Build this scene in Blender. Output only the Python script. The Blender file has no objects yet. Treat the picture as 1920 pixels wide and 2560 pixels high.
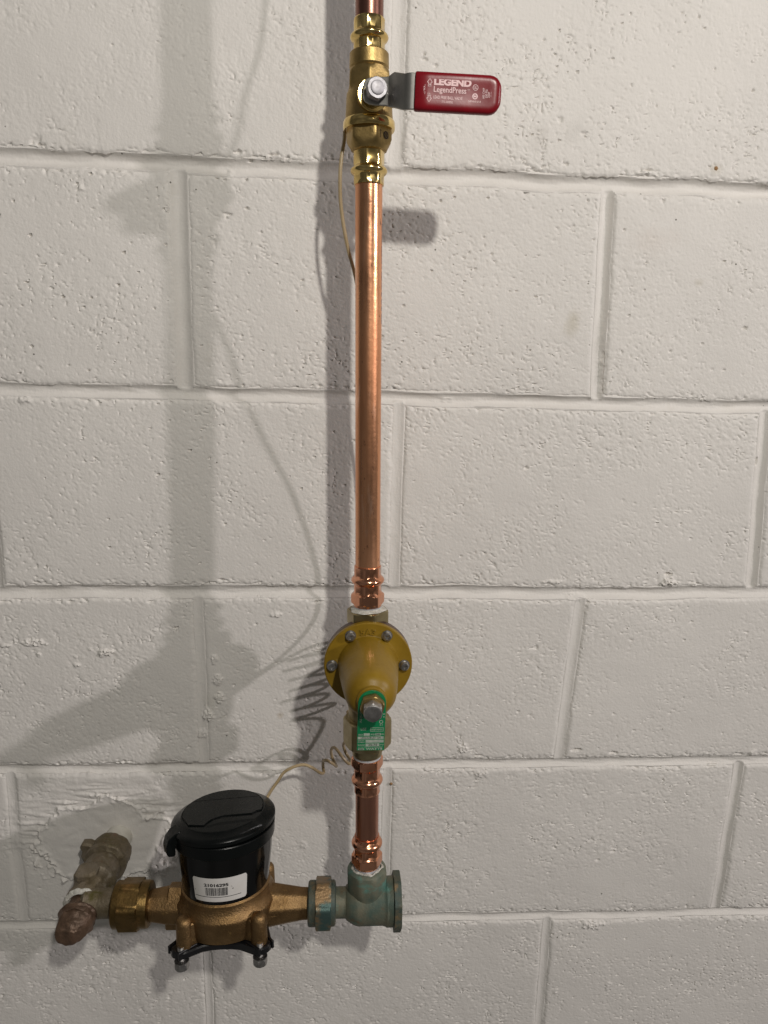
import bpy, bmesh, math, random
import numpy as np
from mathutils import Vector, Matrix

C = bpy.context.scene.collection
PI = math.pi
MM = 0.001
random.seed(4)

# ------------------------------------------------------------------ camera, world, lamps, exposure (world units: metres, numbers below in mm)
CAM = (148.898, -724.907, -163.932)
YAW, PITCH, ROLL, FPX = -.066, -.213, -.024, 1800.0
def cam_rot():
    cy, sy, cp, sp, cr, sr = math.cos(YAW), math.sin(YAW), math.cos(PITCH), math.sin(PITCH), math.cos(ROLL), math.sin(ROLL)
    Rz = np.array([[cy, -sy, 0], [sy, cy, 0], [0, 0, 1]])
    Rx = np.array([[1, 0, 0], [0, cp, -sp], [0, sp, cp]])
    Rr = np.array([[cr, 0, sr], [0, 1, 0], [-sr, 0, cr]])
    return Rz @ Rx @ Rr
RC = cam_rot()
def at(px, py, Y=0.0):
    """point of the room at depth Y (mm from the wall face, negative = out of the wall) seen at photo pixel px,py"""
    d = RC @ np.array([(px - 960) / FPX, 1.0, -(py - 1280) / FPX])
    t = (Y - CAM[1]) / d[1]
    return Vector((CAM[0] + t * d[0], Y, CAM[2] + t * d[2]))

cd = bpy.data.cameras.new('camera'); cam = bpy.data.objects.new('camera', cd); C.objects.link(cam)
right, fwd, up = RC[:, 0], RC[:, 1], RC[:, 2]
cam.matrix_world = Matrix(((right[0], up[0], -fwd[0], CAM[0] * MM), (right[1], up[1], -fwd[1], CAM[1] * MM), (right[2], up[2], -fwd[2], CAM[2] * MM), (0, 0, 0, 1)))
cd.sensor_fit = 'VERTICAL'; cd.sensor_height = 24.0; cd.sensor_width = 18.0
cd.lens = FPX / 2560 * 24.0
cd.clip_start = 0.01; cd.clip_end = 50
bpy.context.scene.camera = cam

w = bpy.data.worlds.new('World'); bpy.context.scene.world = w; w.use_nodes = True
nt = w.node_tree; bgn = nt.nodes['Background']
tc = nt.nodes.new('ShaderNodeTexCoord'); nz = nt.nodes.new('ShaderNodeTexNoise'); cr = nt.nodes.new('ShaderNodeValToRGB')
nz.inputs['Scale'].default_value = 1.6; nz.inputs['Detail'].default_value = 1.0
nt.links.new(tc.outputs['Generated'], nz.inputs['Vector']); nt.links.new(nz.outputs['Fac'], cr.inputs['Fac']); nt.links.new(cr.outputs['Color'], bgn.inputs['Color'])
cr.color_ramp.elements[0].position = .38; cr.color_ramp.elements[0].color = (.50, .48, .45, 1)
cr.color_ramp.elements[1].position = .64; cr.color_ramp.elements[1].color = (1.12, 1.08, 1.0, 1)
bgn.inputs['Strength'].default_value = 0.135

def lamp(name, loc, power, col, rad):
    l = bpy.data.lights.new(name, 'POINT'); l.energy = power; l.color = col; l.shadow_soft_size = rad * MM
    o = bpy.data.objects.new(name, l); o.location = [c * MM for c in loc]; C.objects.link(o); return o
lamp('bulb_behind_camera', (461, -1257, 559), 43.0, (1.0, .958, .885), 26)
lamp('bulb_far_right', (3330, -1930, 900), 198.0, (1.0, .93, .925), 52)

sc = bpy.context.scene
sc.view_settings.view_transform = 'Standard'; sc.view_settings.look = 'None'; sc.view_settings.exposure = 0; sc.view_settings.gamma = 1
sc.render.resolution_x = 768; sc.render.resolution_y = 1024

# ------------------------------------------------------------------ materials
def new_mat(name):
    m = bpy.data.materials.new(name); m.use_nodes = True
    return m, m.node_tree, m.node_tree.nodes['Principled BSDF']
def N(nt, typ, **kw):
    n = nt.nodes.new(typ)
    for k, v in kw.items():
        if k in n.inputs: n.inputs[k].default_value = v
        else: setattr(n, k, v)
    return n
def ramp(nt, src, stops):
    r = nt.nodes.new('ShaderNodeValToRGB'); e = r.color_ramp.elements
    while len(e) < len(stops): e.new(.5)
    for el, (p, c) in zip(e, stops): el.position = p; el.color = (*c, 1) if len(c) == 3 else c
    nt.links.new(src, r.inputs['Fac']); return r.outputs['Color']
def mat(name, col, metal=0.0, rough=.5, var=None, vscale=60, vstretch=(1, 1, 1), bump=0.0, bscale=400, rvar=0.0, spec=.5, coat=0, stops=(.38, .62), bdist=.0004, detail=4, extra=None):
    """procedural principled material: col mixed to var by object-space noise, with bump and roughness wear"""
    m, nt, b = new_mat(name)
    b.inputs['Metallic'].default_value = metal; b.inputs['Roughness'].default_value = rough
    b.inputs['Specular IOR Level'].default_value = spec; b.inputs['Coat Weight'].default_value = coat; b.inputs['Coat Roughness'].default_value = .08
    tc = N(nt, 'ShaderNodeTexCoord'); mp = N(nt, 'ShaderNodeMapping'); mp.inputs['Scale'].default_value = vstretch
    nt.links.new(tc.outputs['Object'], mp.inputs['Vector'])
    n1 = N(nt, 'ShaderNodeTexNoise', Scale=vscale, Detail=detail, Roughness=.6); nt.links.new(mp.outputs[0], n1.inputs['Vector'])
    var = var or tuple(c * .9 for c in col)
    c = ramp(nt, n1.outputs['Fac'], [(stops[0], col), (stops[1], var)])
    if extra:
        for (ec, esc, lo, hi, est) in extra:
            mp2 = N(nt, 'ShaderNodeMapping'); mp2.inputs['Scale'].default_value = est; mp2.inputs['Location'].default_value = (esc * .01, .3, .7)
            nt.links.new(tc.outputs['Object'], mp2.inputs['Vector'])
            n2 = N(nt, 'ShaderNodeTexNoise', Scale=esc, Detail=5, Roughness=.65); nt.links.new(mp2.outputs[0], n2.inputs['Vector'])
            f = ramp(nt, n2.outputs['Fac'], [(lo, (0, 0, 0)), (hi, (1, 1, 1))])
            mx = N(nt, 'ShaderNodeMix', data_type='RGBA'); nt.links.new(f, mx.inputs[0]); nt.links.new(c, mx.inputs[6]); mx.inputs[7].default_value = (*ec, 1); c = mx.outputs[2]
    nt.links.new(c, b.inputs['Base Color'])
    if rvar:
        n3 = N(nt, 'ShaderNodeTexNoise', Scale=vscale * 1.7, Detail=5); nt.links.new(mp.outputs[0], n3.inputs['Vector'])
        mr = N(nt, 'ShaderNodeMapRange'); nt.links.new(n3.outputs['Fac'], mr.inputs[0]); mr.inputs[1].default_value = .3; mr.inputs[2].default_value = .7
        mr.inputs[3].default_value = max(.02, rough - rvar); mr.inputs[4].default_value = rough + rvar; nt.links.new(mr.outputs[0], b.inputs['Roughness'])
    if bump:
        n4 = N(nt, 'ShaderNodeTexNoise', Scale=bscale, Detail=4, Roughness=.6); nt.links.new(tc.outputs['Object'], n4.inputs['Vector'])
        bp = N(nt, 'ShaderNodeBump', Strength=bump, Distance=bdist); nt.links.new(n4.outputs['Fac'], bp.inputs['Height']); nt.links.new(bp.outputs[0], b.inputs['Normal'])
    return m

M = {}
M['copper'] = mat('satin_copper', (.93, .48, .27), 1, .33, (.70, .32, .165), 38, (1, 1, .14), .40, 150, .12, bdist=.0005, stops=(.36, .66), extra=[((.34, .15, .09), 200, .63, .70, (1, 1, .5)), ((.96, .58, .40), 70, .58, .68, (1, 1, .2)), ((.44, .21, .12), 26, .60, .74, (1, 1, .35))])
M['pipe_print'] = mat('violet_pipe_print', (.06, .03, .09), 0, .5)
M['copper_dark'] = mat('brown_oxidised_copper', (.62, .31, .21), 1, .33, (.46, .22, .15), 45, (1, 1, .2), .08, 500, .06, extra=[((.62, .30, .2), 130, .66, .74, (1, 1, .3))])
M['copper_brown'] = mat('dark_brown_copper', (.27, .13, .10), 1, .32, (.24, .115, .085), 45, (1, 1, .2), .08, 500, .06)
M['copper_bright'] = mat('polished_copper', (.84, .42, .27), 1, .19, (.72, .33, .19), 60, (1, 1, .4), .08, 300, .04)
M['brass'] = mat('polished_brass', (.78, .59, .25), 1, .15, (.64, .46, .17), 50, (1, 1, 1), .06, 250, .04)
M['brass_cast'] = mat('rough_forged_brass', (.42, .30, .125), 1, .46, (.33, .23, .09), 70, (1, 1, 1), .5, 600, .06)
M['brass_dark'] = mat('dull_brown_brass', (.30, .20, .08), 1, .42, (.22, .14, .055), 70, (1, 1, 1), .25, 900, .06)
M['brass_pale'] = mat('pale_nickel_brass', (.40, .34, .20), 1, .36, (.31, .25, .13), 80, (1, 1, 1), .15, 700, .06)
M['steel'] = mat('stainless_steel', (.44, .43, .40), 1, .36, (.39, .38, .36), 60, (1, 1, 1), .02, 900, .04)
M['zinc'] = mat('zinc_plated_steel', (.46, .45, .44), 1, .40, (.32, .31, .30), 180, (1, 1, 1), .10, 500, .06)
M['mark'] = mat('dark_brown_stain', (.05, .028, .012), 0, .6)
M['nut'] = mat('dull_bright_nut', (.36, .35, .37), 1, .52, (.28, .27, .28), 150, (1, 1, 1), .1, 500, .05)
M['red'] = mat('red_vinyl', (.205, .006, .012), 0, .28, (.175, .005, .010), 60, (1, 1, 1), .06, 500, .04, .24)
M['red_print'] = mat('pale_print_on_red', (.80, .55, .55), 0, .5, (.62, .34, .35), 500, (1, 1, 1), stops=(.5, .75))
M['mustard'] = mat('mustard_epoxy_paint', (.25, .152, .012), .0, .40, (.215, .128, .010), 50, (1, 1, 1), .32, 260, .07, .30, .0, bdist=.0006)
M['mustard_dark'] = mat('dark_casting_edge', (.085, .04, .025), .3, .42, (.06, .028, .018), 70)
M['green_tag'] = mat('green_tag_metal', (.004, .195, .072), .0, .32, (.004, .16, .060), 60, (1, 1, 1), .03, 300, .05)
M['tag_print'] = mat('pale_tag_print', (.42, .45, .38), 0, .5, (.3, .36, .3), 400)
M['tag_ink'] = mat('dark_green_tag_ink', (.01, .06, .03), 0, .5)
M['bronze'] = mat('cast_bronze', (.29, .185, .088), 1, .50, (.22, .135, .060), 55, (1, 1, 1), .75, 620, .08, bdist=.0007, extra=[((.40, .25, .10), 160, .60, .74, (1, 1, 1)), ((.14, .08, .03), 40, .62, .76, (1, 1, 1))])
M['bronze_olive'] = mat('olive_tarnished_bronze', (.20, .125, .045), 1, .42, (.13, .085, .032), 60, (1, 1, 1), .5, 350, .08, bdist=.0006, extra=[((.30, .17, .065), 70, .56, .70, (1, 1, 1)), ((.07, .07, .02), 55, .60, .70, (1, 1, 1))])
M['patina'] = mat('green_patina_bronze', (.17, .165, .115), .2, .62, (.085, .125, .10), 45, (1, 1, 1), .6, 420, .06, bdist=.0006, extra=[((.10, .27, .23), 30, .55, .68, (1, 1, 1.4)), ((.15, .10, .05), 60, .60, .74, (1, 1, 1))])
M['patina_dark'] = mat('dark_patina_bronze', (.10, .10, .07), .3, .6, (.055, .085, .075), 60, (1, 1, 1), .6, 420, .06, bdist=.0006, extra=[((.20, .14, .07), 50, .56, .68, (1, 1, 1))])
M['old_valve'] = mat('weathered_valve_bronze', (.20, .165, .12), .35, .55, (.125, .098, .055), 45, (1, 1, 1), .9, 300, .06, bdist=.0010, extra=[((.24, .21, .165), 60, .58, .72, (1, 1, 1)), ((.085, .072, .018), 45, .60, .70, (1, 1, 1)), ((.16, .085, .05), 38, .60, .72, (1, 1, 1))])
M['old_cap'] = mat('brown_valve_cap_bronze', (.135, .082, .052), .45, .48, (.09, .056, .036), 50, (1, 1, 1), .6, 220, .07, bdist=.0012, extra=[((.23, .14, .085), 60, .58, .72, (1, 1, 1)), ((.085, .05, .03), 70, .60, .70, (1, 1, 1))])
M['dope'] = mat('white_thread_sealant', (.62, .61, .56), 0, .45, (.42, .41, .36), 300, (1, 1, 1), .7, 500, bdist=.001)
M['tape'] = mat('grey_white_thread_tape', (.50, .50, .50), 0, .35, (.30, .31, .34), 120, (1, 1, 6), .5, 500, spec=.6)
M['black'] = mat('black_plastic', (.0040, .0050, .0050), 0, .28, (.0030, .0040, .0040), 60, (1, 1, 1), .18, 1500, .05, .20)
M['black_gloss'] = mat('glossy_black_plastic', (.0035, .0035, .0038), 0, .14, (.003, .003, .003), 60, (1, 1, 1), .02, 200, .03, .3)
M['black_paint'] = mat('black_enamel_metal', (.006, .006, .007), 0, .22, (.008, .008, .009), 60, (1, 1, 1), .25, 200, .05)
M['sticker'] = mat('white_sticker', (.66, .64, .62), 0, .42, (.62, .60, .57), 60)
M['ink'] = mat('black_ink', (.012, .012, .014), 0, .5)
M['wire'] = mat('beige_wire_jacket', (.47, .36, .21), 0, .34, (.40, .30, .16), 60, (1, 1, 1))
M['pipe_white'] = mat('white_painted_pipe', (.68, .66, .60), 0, .5, (.58, .56, .49), 60, (1, 1, 1), .4, 120, bdist=.001)
M['speck'] = mat('brown_flake', (.30, .17, .07), 0, .7)

# wall paint: one paint over blocks and joints, fine relief as bump
def wall_mat():
    m, nt, b = new_mat('off_white_wall_paint')
    b.inputs['Roughness'].default_value = .55; b.inputs['Specular IOR Level'].default_value = .35
    tc = N(nt, 'ShaderNodeTexCoord')
    n1 = N(nt, 'ShaderNodeTexNoise', Scale=7, Detail=3, Roughness=.5); nt.links.new(tc.outputs['Object'], n1.inputs['Vector'])
    c = ramp(nt, n1.outputs['Fac'], [(.35, (.715, .688, .652)), (.65, (.750, .722, .684))])
    # faint scuffs and dust
    n2 = N(nt, 'ShaderNodeTexNoise', Scale=28, Detail=6, Roughness=.7); nt.links.new(tc.outputs['Object'], n2.inputs['Vector'])
    f2 = ramp(nt, n2.outputs['Fac'], [(.62, (0, 0, 0)), (.80, (.5, .5, .5))])
    mx = N(nt, 'ShaderNodeMix', data_type='RGBA'); nt.links.new(f2, mx.inputs[0]); nt.links.new(c, mx.inputs[6]); mx.inputs[7].default_value = (.50, .47, .40, 1)
    # a few old scuffs and water stains where they are on this wall
    last = mx.outputs[2]
    for (px, py, rx, rz, col, k) in [(1432, 800, 9, 17, (.38, .33, .20), .55), (1500, 850, 5, 22, (.36, .35, .30), .5), (1440, 325, 12, 13, (.46, .44, .41), .5), (1345, 350, 9, 14, (.52, .49, .45), .45), (1748, 708, 6, 5, (.45, .40, .28), .5), (1790, 421, 6, 5, (.42, .36, .24), .5), (1500, 930, 4, 12, (.36, .36, .32), .45), (1620, 600, 26, 16, (.66, .58, .52), .4), (120, 1480, 30, 5, (.60, .57, .52), .4), (860, 1880, 14, 10, (.6, .55, .5), .4), (530, 1760, 10, 26, (.60, .58, .50), .5), (700, 1790, 4, 4, (.45, .36, .25), .6)]:
        p = at(px, py); mp = N(nt, 'ShaderNodeMapping'); mp.vector_type = 'POINT'
        mp.inputs['Scale'].default_value = (1 / (rx * MM), 0, 1 / (rz * MM)); mp.inputs['Location'].default_value = (-p.x / rx, 0, -p.z / rz)
        nt.links.new(tc.outputs['Object'], mp.inputs['Vector'])
        ln = N(nt, 'ShaderNodeVectorMath', operation='LENGTH'); nt.links.new(mp.outputs[0], ln.inputs[0])
        ad = N(nt, 'ShaderNodeMath', operation='MULTIPLY_ADD'); nt.links.new(n2.outputs['Fac'], ad.inputs[0]); ad.inputs[1].default_value = 3.2; nt.links.new(ln.outputs['Value'], ad.inputs[2])
        f = ramp(nt, ad.outputs[0], [(0, (k, k, k)), (1, (0, 0, 0))]); rm = f.node; rm.color_ramp.elements[0].position = 0; rm.color_ramp.elements[1].position = 1
        mr = N(nt, 'ShaderNodeMapRange'); nt.links.new(ad.outputs[0], mr.inputs[0]); mr.inputs[1].default_value = 1.2; mr.inputs[2].default_value = 2.7; nt.links.new(mr.outputs[0], rm.inputs['Fac'])
        ms = N(nt, 'ShaderNodeMix', data_type='RGBA'); nt.links.new(f, ms.inputs[0]); nt.links.new(last, ms.inputs[6]); ms.inputs[7].default_value = (*col, 1); last = ms.outputs[2]
    # tiny dark pinholes in the paint
    vo = N(nt, 'ShaderNodeTexVoronoi', Scale=32); nt.links.new(tc.outputs['Object'], vo.inputs['Vector'])
    vf = ramp(nt, vo.outputs['Distance'], [(.020, (1, 1, 1)), (.032, (0, 0, 0))])
    mx2 = N(nt, 'ShaderNodeMix', data_type='RGBA'); nt.links.new(vf, mx2.inputs[0]); nt.links.new(last, mx2.inputs[6]); mx2.inputs[7].default_value = (.12, .11, .09, 1)
    nt.links.new(mx2.outputs[2], b.inputs['Base Color'])
    g = N(nt, 'ShaderNodeTexNoise', Scale=430, Detail=4, Roughness=.6); nt.links.new(tc.outputs['Object'], g.inputs['Vector'])
    b1 = N(nt, 'ShaderNodeBump', Strength=.45, Distance=.0009); nt.links.new(g.outputs['Fac'], b1.inputs['Height'])
    nt.links.new(b1.outputs[0], b.inputs['Normal'])
    return m
M['wall'] = wall_mat()

# ------------------------------------------------------------------ mesh helpers
class MB:
    def __init__(s): s.v = []; s.f = []
    def add(s, vs, fs):
        o = len(s.v); s.v += [Vector(p) for p in vs]; s.f += [tuple(i + o for i in f) for f in fs]; return s
    def revolve(s, O, A, U, rings, seg=96, cap0=True, cap1=True):
        O = Vector(O); A = Vector(A).normalized(); U = Vector(U); U = (U - A * U.dot(A)).normalized(); W = A.cross(U)
        vs = []; n = len(rings)
        for (t, r) in rings:
            for k in range(seg):
                th = 2 * PI * k / seg
                rr = r(th) if callable(r) else r
                vs.append(O + A * t + (U * math.cos(th) + W * math.sin(th)) * rr)
        fs = [(i * seg + k, i * seg + (k + 1) % seg, (i + 1) * seg + (k + 1) % seg, (i + 1) * seg + k) for i in range(n - 1) for k in range(seg)]
        if cap0: fs.append(tuple(range(seg))[::-1])
        if cap1: fs.append(tuple((n - 1) * seg + k for k in range(seg)))
        return s.add(vs, fs)
    def tube(s, pts, r, seg=12, sub=6, cap=True):
        P = [Vector(p) for p in pts]
        if sub > 1:
            Q = []
            E = [P[0] * 2 - P[1]] + P + [P[-1] * 2 - P[-2]]
            for i in range(1, len(E) - 2):
                a, b, c, d = E[i - 1], E[i], E[i + 1], E[i + 2]
                for j in range(sub):
                    t = j / sub
                    Q.append(.5 * ((2 * b) + (c - a) * t + (2 * a - 5 * b + 4 * c - d) * t * t + (3 * b - a - 3 * c + d) * t ** 3))
            Q.append(P[-1]); P = Q
        n = len(P); T = [(P[min(i + 1, n - 1)] - P[max(i - 1, 0)]).normalized() for i in range(n)]
        u = T[0].orthogonal().normalized(); vs = []
        for i in range(n):
            u = (u - T[i] * u.dot(T[i])).normalized(); w_ = T[i].cross(u)
            rr = r(i / (n - 1)) if callable(r) else r
            for k in range(seg): vs.append(P[i] + (u * math.cos(2 * PI * k / seg) + w_ * math.sin(2 * PI * k / seg)) * rr)
        fs = [(i * seg + k, i * seg + (k + 1) % seg, (i + 1) * seg + (k + 1) % seg, (i + 1) * seg + k) for i in range(n - 1) for k in range(seg)]
        if cap: fs += [tuple(range(seg))[::-1], tuple((n - 1) * seg + k for k in range(seg))]
        return s.add(vs, fs)
    def prism(s, outline, fr, t0, t1, bev=.0):
        """closed outline of (x,y) in frame fr, from t0 to t1 along its z; rim bevelled by bev"""
        n = len(outline); c = Vector((sum(p[0] for p in outline) / n, sum(p[1] for p in outline) / n))
        def inset(d):
            out = []
            for i in range(n):
                a, b, e = Vector(outline[i - 1]), Vector(outline[i]), Vector(outline[(i + 1) % n])
                d1 = (b - a).normalized(); d2 = (e - b).normalized()
                nn = Vector((-d1.y - d2.y, d1.x + d2.x))
                if nn.length < 1e-6: nn = c - b
                nn.normalize(); out.append(b + nn * d)
            return out
        area = sum(outline[i - 1][0] * outline[i][1] - outline[i][0] * outline[i - 1][1] for i in range(n))
        sg = 1 if area > 0 else -1
        sgn = 1 if t1 > t0 else -1
        if bev: lay = [(t0, inset(bev * sg)), (t0 + sgn * bev, outline), (t1 - sgn * bev, outline), (t1, inset(bev * sg))]
        else: lay = [(t0, outline), (t1, outline)]
        vs = [fr(p[0], p[1], t) for (t, o) in lay for p in o]; m = len(lay)
        fs = [(i * n + k, i * n + (k + 1) % n, (i + 1) * n + (k + 1) % n, (i + 1) * n + k) for i in range(m - 1) for k in range(n)]
        fs += [tuple(range(n))[::-1], tuple((m - 1) * n + k for k in range(n))]
        return s.add(vs, fs)
    def box(s, fr, x0, x1, y0, y1, z0, z1, bev=0):
        return s.prism([(x0, y0), (x1, y0), (x1, y1), (x0, y1)], fr, z0, z1, bev)
    def build(s, name, m, parent=None, base=None, ang=32, recalc=True, smooth=True, label=None):
        base = Vector(base) if base is not None else Vector(parent['_b']) if parent is not None else Vector((0, 0, 0))
        me = bpy.data.meshes.new(name)
        me.from_pydata([tuple((v - base) * MM) for v in s.v], [], s.f)
        if recalc:
            bm = bmesh.new(); bm.from_mesh(me); bmesh.ops.remove_doubles(bm, verts=bm.verts, dist=1e-7); bmesh.ops.recalc_face_normals(bm, faces=bm.faces); bm.to_mesh(me); bm.free()
        if smooth: me.shade_smooth(); me.set_sharp_from_angle(angle=math.radians(ang))
        me.materials.append(m)
        o = bpy.data.objects.new(name, me); C.objects.link(o)
        o['_b'] = tuple(base)
        if parent is not None: o.parent = parent
        else: o.location = base * MM
        if label: o['label'] = label
        return o
def frame(O, X, Y):
    O = Vector(O); X = Vector(X).normalized(); Y = Vector(Y); Y = (Y - X * Y.dot(X)).normalized(); Z = X.cross(Y)
    return lambda a, b, c=0.0: O + X * a + Y * b + Z * c
def thing(name, label, cat, base, group=None):
    o = bpy.data.objects.new(name, None); C.objects.link(o); o.location = Vector(base) * MM
    o.empty_display_size = .02; o['label'] = label; o['category'] = cat; o['_b'] = tuple(base)
    if group: o['group'] = group
    return o
def tag(o, label, cat, group=None):
    o['label'] = label; o['category'] = cat
    if group: o['group'] = group
    return o
def poly(n, R, ph=0.0, cap=None, lo=None):
    ph = round(ph / (PI / 48)) * (PI / 48)
    ap = R * math.cos(PI / n)
    def f(th):
        t = ((th - ph + PI / n) % (2 * PI / n)) - PI / n      # corner at th = ph
        t2 = PI / n - abs(t)
        v = ap / math.cos(t2)
        if cap: v = min(v, cap)
        return v
    return f
def hexrings(s0, s1, R, n=6, ph=0.0, ch=2.0, r0=None, r1=None):
    k = math.cos(PI / n); lo = R * (k + (1 - k) * .15)
    mid = R * (k + (1 - k) * .65); g = 1 if s1 > s0 else -1
    return [(s0, poly(n, R, ph, min(lo, r0 or lo))), (s0 + g * ch * .35, poly(n, R, ph, mid)), (s0 + g * ch, poly(n, R * .995, ph, R * .975)), (s1 - g * ch, poly(n, R * .995, ph, R * .975)), (s1 - g * ch * .35, poly(n, R, ph, mid)), (s1, poly(n, R, ph, min(lo, r1 or lo)))]

_txt = {}
def text_shape(s, bold=0.0, ext=0.0, bev=0.0):
    key = (s, bold, ext, bev)
    if key in _txt: return _txt[key]
    cu = bpy.data.curves.new('t', 'FONT'); cu.body = s; cu.size = 1; cu.offset = bold; cu.resolution_u = 3; cu.extrude = ext; cu.bevel_depth = bev
    o = bpy.data.objects.new('t', cu); C.objects.link(o)
    dg = bpy.context.evaluated_depsgraph_get(); me = bpy.data.meshes.new_from_object(o.evaluated_get(dg))
    vs = [(v.co.x, v.co.y, v.co.z) for v in me.vertices]; fs = [tuple(p.vertices) for p in me.polygons]
    bpy.data.objects.remove(o); bpy.data.curves.remove(cu); bpy.data.meshes.remove(me)
    _txt[key] = (vs, fs); return vs, fs
def put_text(mb, s, fr, x, y, w_, h_, z=.15, bold=0.0, rot=0.0, ext=0.0, bev=0.0):
    """flat letters fitted into the box x..x+w_, y..y+h_ of frame fr"""
    vs, fs = text_shape(s, bold, ext, bev)
    if not vs: return
    x0 = min(v[0] for v in vs); x1 = max(v[0] for v in vs); y0 = min(v[1] for v in vs); y1 = max(v[1] for v in vs)
    out = []
    for (a, b, c3) in vs:
        a = (a - x0) / (x1 - x0); b = (b - y0) / (y1 - y0)
        if rot == 0: p = (x + a * w_, y + b * h_)
        elif rot > 0: p = (x + (1 - b) * w_, y + a * h_)     # reads upward
        else: p = (x + b * w_, y + (1 - a) * h_)             # reads downward
        out.append(fr(p[0], p[1], z + c3 * h_))
    mb.add(out, fs)
def rect(mb, fr, x0, y0, x1, y1, z=.12): mb.add([fr(x0, y0, z), fr(x1, y0, z), fr(x1, y1, z), fr(x0, y1, z)], [(0, 1, 2, 3)])
def ringflat(mb, fr, cx, cy, r0, r1, z=.12, seg=28):
    vs = []; 
    for k in range(seg):
        a = 2 * PI * k / seg; vs += [fr(cx + r0 * math.cos(a), cy + r0 * math.sin(a), z), fr(cx + r1 * math.cos(a), cy + r1 * math.sin(a), z)]
    mb.add(vs, [(2 * k, 2 * k + 1, (2 * k + 3) % (2 * seg), (2 * k + 2) % (2 * seg)) for k in range(seg)])

# ------------------------------------------------------------------ the wall: painted concrete blocks and tooled joints
_rs = np.random.RandomState(11)
_perm = _rs.permutation(4096)
_g = _rs.rand(4096) * 2 * np.pi; _gx, _gy = np.cos(_g), np.sin(_g)
def perlin(x, y, seed=0):
    x = np.asarray(x, float) + seed * 37.31; y = np.asarray(y, float) + seed * 17.77
    xi = np.floor(x).astype(int); yi = np.floor(y).astype(int); xf = x - xi; yf = y - yi
    def gr(a, b, dx, dy):
        h = _perm[(_perm[a & 4095] + b) & 4095]; return _gx[h] * dx + _gy[h] * dy
    u = xf ** 3 * (xf * (xf * 6 - 15) + 10); v = yf ** 3 * (yf * (yf * 6 - 15) + 10)
    a = gr(xi, yi, xf, yf); b = gr(xi + 1, yi, xf - 1, yf); c = gr(xi, yi + 1, xf, yf - 1); d = gr(xi + 1, yi + 1, xf - 1, yf - 1)
    return ((a + (b - a) * u) + ((c + (d - c) * u) - (a + (b - a) * u)) * v) * 1.5
def sstep(a, b, x): t = np.clip((x - a) / (b - a), 0, 1); return t * t * (3 - 2 * t)

LUMPS = [  # photo px, py, half width mm, half height mm, height mm, roughness
    (85, 1607, 14, 4.0, 2.2), (262, 1632, 9, 4.5, 2.8), (97, 1636, 2.5, 2.5, 1.6), (193, 1662, 5, 2.6, 1.6), (190, 1640, 2.6, 2.2, 1.2), (226, 1622, 2, 2, 1.2), (690, 1536, 7, 3.2, 1.6), (15, 1614, 6, 2.2, 1.4),
    (1158, 1872, 7, 6, 1.7), (1203, 1936, 10, 4.5, 1.5), (1482, 2312, 14, 7, 1.9), (1520, 2462, 5, 8, 1.0), (1882, 1882, 5, 5, 1.6), (1100, 2232, 4, 4, 1.1), (60, 1000, 8, 4, 1.6), (205, 470, 6, 2.5, 1.0),
    (535, 1648, 4, 6, 1.9), (545, 1700, 6, 8, 2.2), (548, 1745, 5, 7, 2.2), (520, 1790, 7, 8, 2.6), (505, 1835, 6, 6, 1.8), (575, 430, 4, 3, 1.2), (1610, 432, 8, 3, 1.5), (1880, 445, 5, 2.5, 1.2),
    (1672, 1456, 9, 5.0, 3.0), (1380, 1455, 14, 2.4, 1.5), (1735, 1462, 5, 2.0, 1.5), (1440, 1495, 12, 5, 1.2), (1120, 1000, 9, 3, .9), (560, 960, 9, 2.5, .9), (1388, 2478, 4, 4, .9), (760, 2110, 5, 5, .9)]
DENTS = [(1672, 1436, 5, 2.6, 4.0), (440, 1570, 4, 1.4, 2.0), (1440, 1875, 8, 2.0, 3.4), (1535, 1882, 5, 1.8, 2.6), (1195, 1890, 7, 1.4, 2.2), (640, 1560, 3, 1.2, 1.5), (1530, 2130, 5, 1.8, 1.6), (1495, 2150, 4, 2, 1.5),
         (1460, 335, 4, 2.4, 1.6), (1400, 300, 3, 3, 1.4), (1415, 410, 4, 2, 2.0), (1620, 425, 6, 1.6, 2.4), (598, 380, 6, 2.2, 2.4), (625, 400, 4, 1.4, 2.4), (90, 350, 5, 5, 1.6), (1862, 820, 4, 1.6, 2.2), (1895, 1155, 2, 8, 2.6),
         (1340, 1620, 5, 2.5, 1.8), (1315, 1170, 3, 2, 2.0), (568, 535, 6, 2.0, 1.8), (1060, 150, 4, 2, 1.5), (1090, 165, 3, 2, 1.6)]
LW = [(at(px, py).x, at(px, py).z, a, b, h) for (px, py, a, b, h) in LUMPS]
DW = [(at(px, py).x, at(px, py).z, a, b, h) for (px, py, a, b, h) in DENTS]
PC = at(262, 2105)

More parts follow.
